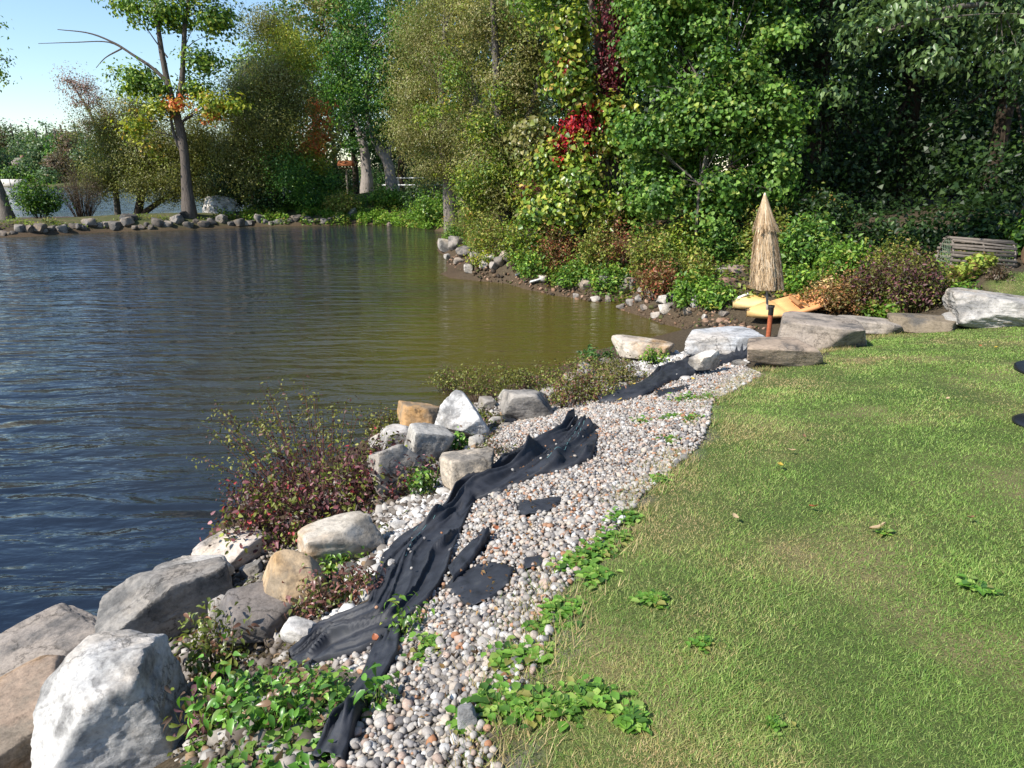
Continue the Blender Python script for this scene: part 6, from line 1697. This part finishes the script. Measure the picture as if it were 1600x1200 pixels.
# ------------------------------------------------------------------ lawn grass
def edge_tufts(n, seed):
    rng = np.random.default_rng(seed)
    e = resample(np.array([hit(u, v)[:2] for u, v in LAWN_EDGE[:15]]), 400)
    k = rng.integers(0, 400, n)
    X, Y = e[k, 0] + rng.normal(-.03, .10, n), e[k, 1] + rng.normal(0, .10, n)
    nz = fbm(np.stack([X * 3, Y * 3, 0 * X], 1), seed, 3)
    kk = nz > -.05
    X, Y = X[kk], Y[kk]
    n = len(X)
    P = np.stack([X, Y, H(X, Y)], 1)
    a = rng.uniform(0, 2 * math.pi, n)
    hgt = rng.uniform(.02, .06, n)
    sd = np.stack([-np.sin(a), np.cos(a), 0 * a], 1) * rng.uniform(.001, .0024, n)[:, None]
    tip = P + np.stack([np.cos(a), np.sin(a), 0 * a], 1) * (hgt * rng.uniform(.3, 1.6, n))[:, None] + np.array([0, 0, 1]) * hgt[:, None]
    c = np.where((rng.random(n) < .62)[:, None], srgb((204, 182, 130), .85), srgb((128, 156, 72), .85)) * rng.uniform(.7, 1.15, n)[:, None]
    V = np.stack([P - sd, P + sd, tip], 1).reshape(-1, 3)
    return tag(link('edge_grass', make_mesh('edge_grass', V, np.arange(3 * n).reshape(n, 3), np.repeat(c, 3, 0)), M['grass_blade']), 'ragged dry grass along the edge between lawn and pebbles', 'grass', None, 'stuff')
edge_tufts(24000, 73)
def grass(n, seed):
    rng = np.random.default_rng(seed)
    lp = np.array(lawn_poly)
    # more blades near the eye
    Y = 1.1 + (rng.random(n * 2) ** 1.9) * 12.5
    X = rng.uniform(-.3, 1, n * 2) * (Y * .95 + 1.4)
    wob = np.stack([X * 4.5, Y * 4.5, 0 * X], 1)
    k = in_poly(X + .16 * fbm(wob, 11, 3), Y + .16 * fbm(wob + 31, 12, 3), lp)
    # ragged edge: let some blades stray out
    jx, jy = rng.normal(0, .06, n * 2), rng.normal(0, .06, n * 2)
    X, Y = X[k] + jx[k], Y[k] + jy[k]
    X, Y = X[:n], Y[:n]
    n = len(X)
    d = np.sqrt(X ** 2 + Y ** 2 + 2.5)
    P = np.stack([X, Y, H(X, Y) - .002], 1)
    dry = fbm(np.stack([X * 1.1, Y * 1.1, 0 * X], 1), 51, 4) + .35 * fbm(np.stack([X * 5, Y * 5, 0 * X], 1), 53, 3)
    edge = np.exp(-np.clip(X * .75 - .25 - np.clip(Y - 2.5, 0, 9) * .30, 0, 5) / .55)
    dry = dry * 1.8 + .8 * edge - .30 + rng.normal(0, .36, n)
    f = np.clip(dry, 0, 1)[:, None]
    thick = fbm(np.stack([X * 3.2, Y * 3.2, 0 * X + 4], 1), 57, 4) * 1.3
    g1, g2, g3_ = srgb((128, 154, 74), 1.0), srgb((104, 138, 60), .96), srgb((158, 174, 98), 1.02)
    c = np.where((rng.random(n) < .5)[:, None], g1, np.where((rng.random(n) < .6)[:, None], g2, g3_))
    dr = np.where((rng.random(n) < .6)[:, None], srgb((208, 180, 136), .9), srgb((184, 158, 108), .9))
    c = c * (1 - f) + dr * f
    c = c * (rng.uniform(.75, 1.2, n) * (1 + .22 * thick))[:, None]
    a = rng.uniform(0, 2 * math.pi, n)
    hgt = rng.uniform(.006, .019, n) * (1 + .5 * np.clip(thick, -.6, 1)) * (1 - .45 * f[:, 0])
    lean = rng.uniform(.3, 2.4, n)
    w = np.maximum(.0013, .00052 * d) * rng.uniform(.7, 1.3, n)
    dirv = np.stack([np.cos(a), np.sin(a), 0 * a], 1)
    sd = np.stack([-np.sin(a), np.cos(a), 0 * a], 1) * w[:, None]
    tip = P + dirv * (hgt * lean)[:, None] + np.array([0, 0, 1]) * hgt[:, None]
    V = np.stack([P - sd, P + sd, tip], 1).reshape(-1, 3)
    return tag(link('grass', make_mesh('grass', V, np.arange(3 * n).reshape(n, 3), np.repeat(c, 3, 0)), M['grass_blade']), 'mown green lawn grass with dry straw coloured patches', 'grass', None, 'stuff')
grass(500000, 71)

# fallen leaves on the lawn and a few on the stones
LEAFC = [srgb((216, 186, 150), .85), srgb((196, 120, 84), .8), srgb((226, 196, 90), .85), srgb((170, 130, 100), .8)]
for i, (u, v, L, c, lab) in enumerate([(1372, 836, .075, 0, 'large curled tan fallen leaf lying on the lawn'), (1270, 802, .05, 1, 'orange fallen leaf on the lawn above the tan leaf'), (1148, 818, .04, 0, 'small pale fallen leaf in the dry grass strip'), (1218, 736, .06, 2, 'yellowish fallen leaf on the upper lawn'), (1236, 712, .05, 0, 'whitish fallen leaf just above the yellowish leaf'), (1255, 690, .05, 3, 'brown fallen leaf on the upper lawn slope'), (1515, 820, .045, 3, 'brown curled fallen leaf near the right lawn weeds'), (1555, 548, .06, 2, 'yellow fallen leaf near the cracked boulder'), (1530, 545, .05, 1, 'orange fallen leaf beside the yellow leaf at the lawn top'), (1140, 506, .06, 2, 'yellow fallen leaf on the muddy shore'), (990, 607, .05, 2, 'yellow leaf lying on the upper black cloth'), (968, 632, .05, 2, 'yellow leaf on pebbles just below the upper cloth'), (1082, 599, .05, 2, 'yellow leaf at the end of the upper cloth scrap'), (774, 838, .045, 1, 'orange leaf on the pebbles beside the cloth rope'), (776, 872, .045, 1, 'lower orange leaf on the pebbles by the cloth rope'), (588, 1013, .05, 1, 'orange leaf on the long cloth hem'), (1030, 650, .04, 1, 'orange leaf in the upper pebbles'), (1480, 630, .05, 0, 'pale fallen leaf in the upper lawn middle')]):
    p = hit(u, v)
    rng = np.random.default_rng(1500 + i)
    x = np.linspace(-.5, .5, 7)
    hw = .3 * np.cos(x * math.pi) ** .7
    V = np.concatenate([np.stack([x * L, hw * L * sgn, (.12 * np.abs(x) * 2 + .12 * abs(sgn)) * L], 1) for sgn in (-1, 0, 1)])
    q = np.arange(6)
    F = np.concatenate([np.stack([q, q + 1, q + 8, q + 7], 1), np.stack([q + 7, q + 8, q + 15, q + 14], 1)])
    o = link('fallen_leaf', make_mesh('fallen_leaf', V, F, np.tile(LEAFC[c], (21, 1)), True), M['leaf'], loc=p + np.array([0, 0, .05 if u < 1100 else .035]))
    o.rotation_euler = (rng.normal(0, .3), rng.normal(0, .3), rng.uniform(0, 6))
    tag(o, lab, 'leaf', 'fallen autumn leaves')

# more low growth along the near waterline, and the shaded thicket behind the wood
for i, (u, v, w, h, n, pal, lab) in enumerate([(850, 606, 120, 40, 1500, LOWG, 'low green growth at the waterline behind the rounded grey boulder'), (715, 612, 90, 46, 1200, LOWG, 'thin green growth at the water left of the low twiggy shrub'), (930, 585, 90, 36, 1100, LOWG, 'low growth at the water below the milkweed like plant'), (600, 690, 70, 60, 800, RED_TOP, 'wispy green stems leaning over the water by the orange boulder'), (400, 800, 110, 70, 1100, RED_LEAF, 'purple red growth at the waterline above the pinkish white boulder'), (470, 850, 70, 40, 500, RED_LEAF, 'dark red growth behind the two coloured boulder')]):
    near_shrub('waterline_shrub', lab, u, v, w, h, n, .034, pal, 1600 + i, .7, stems=46, cr=.07, up=.6, fill=.6, stem_col=srgb((96, 72, 60), .7), sr=.003, foot=.6)
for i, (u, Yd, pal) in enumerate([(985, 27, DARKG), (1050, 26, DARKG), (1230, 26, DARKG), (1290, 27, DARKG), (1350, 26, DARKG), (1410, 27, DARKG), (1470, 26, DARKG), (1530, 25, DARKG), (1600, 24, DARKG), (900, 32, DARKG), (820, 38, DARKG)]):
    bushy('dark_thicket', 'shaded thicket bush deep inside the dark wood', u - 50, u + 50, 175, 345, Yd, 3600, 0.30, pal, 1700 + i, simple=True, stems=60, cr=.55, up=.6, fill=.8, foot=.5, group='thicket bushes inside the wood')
near_cover = leafpal((96, 84, 62, 5), (110, 120, 54, 4), (78, 70, 52, 5), (124, 96, 80, 2), (130, 140, 66, 2), k=.62)
ground_cover('boulder_gap_weeds', 'small weeds and litter in the gaps between the near boulders', [[(300, 960), (420, 880), (560, 780), (640, 730), (700, 680), (760, 640), (850, 600), (960, 560), (1000, 580), (920, 625), (800, 655), (740, 740), (620, 820), (560, 900), (470, 1010), (330, 1190), (520, 1190), (250, 1190), (290, 1050)]], 9000, 0.03, near_cover, 47, 0.09, thresh=-.35)
ground_cover('bottom_weeds', 'tangle of green weeds at the bottom below the pale boulder', [[(300, 1120), (330, 1060), (480, 1050), (545, 1080), (520, 1240), (290, 1240)]], 1100, 0.04, LUSH, 48, 0.10, thresh=-.5)
ground_cover('leaf_litter', 'bits of dead leaf and twig scattered over the pebbles', [[(1150, 575), (1100, 690), (960, 830), (860, 960), (800, 1120), (620, 1150), (640, 1000), (720, 850), (860, 690), (960, 620)]], 900, 0.022, leafpal((150, 108, 74, 5), (120, 88, 60, 5), (176, 140, 92, 2), (96, 76, 56, 3), k=.7), 49, 0.02, thresh=-.6).location.z = 0.025
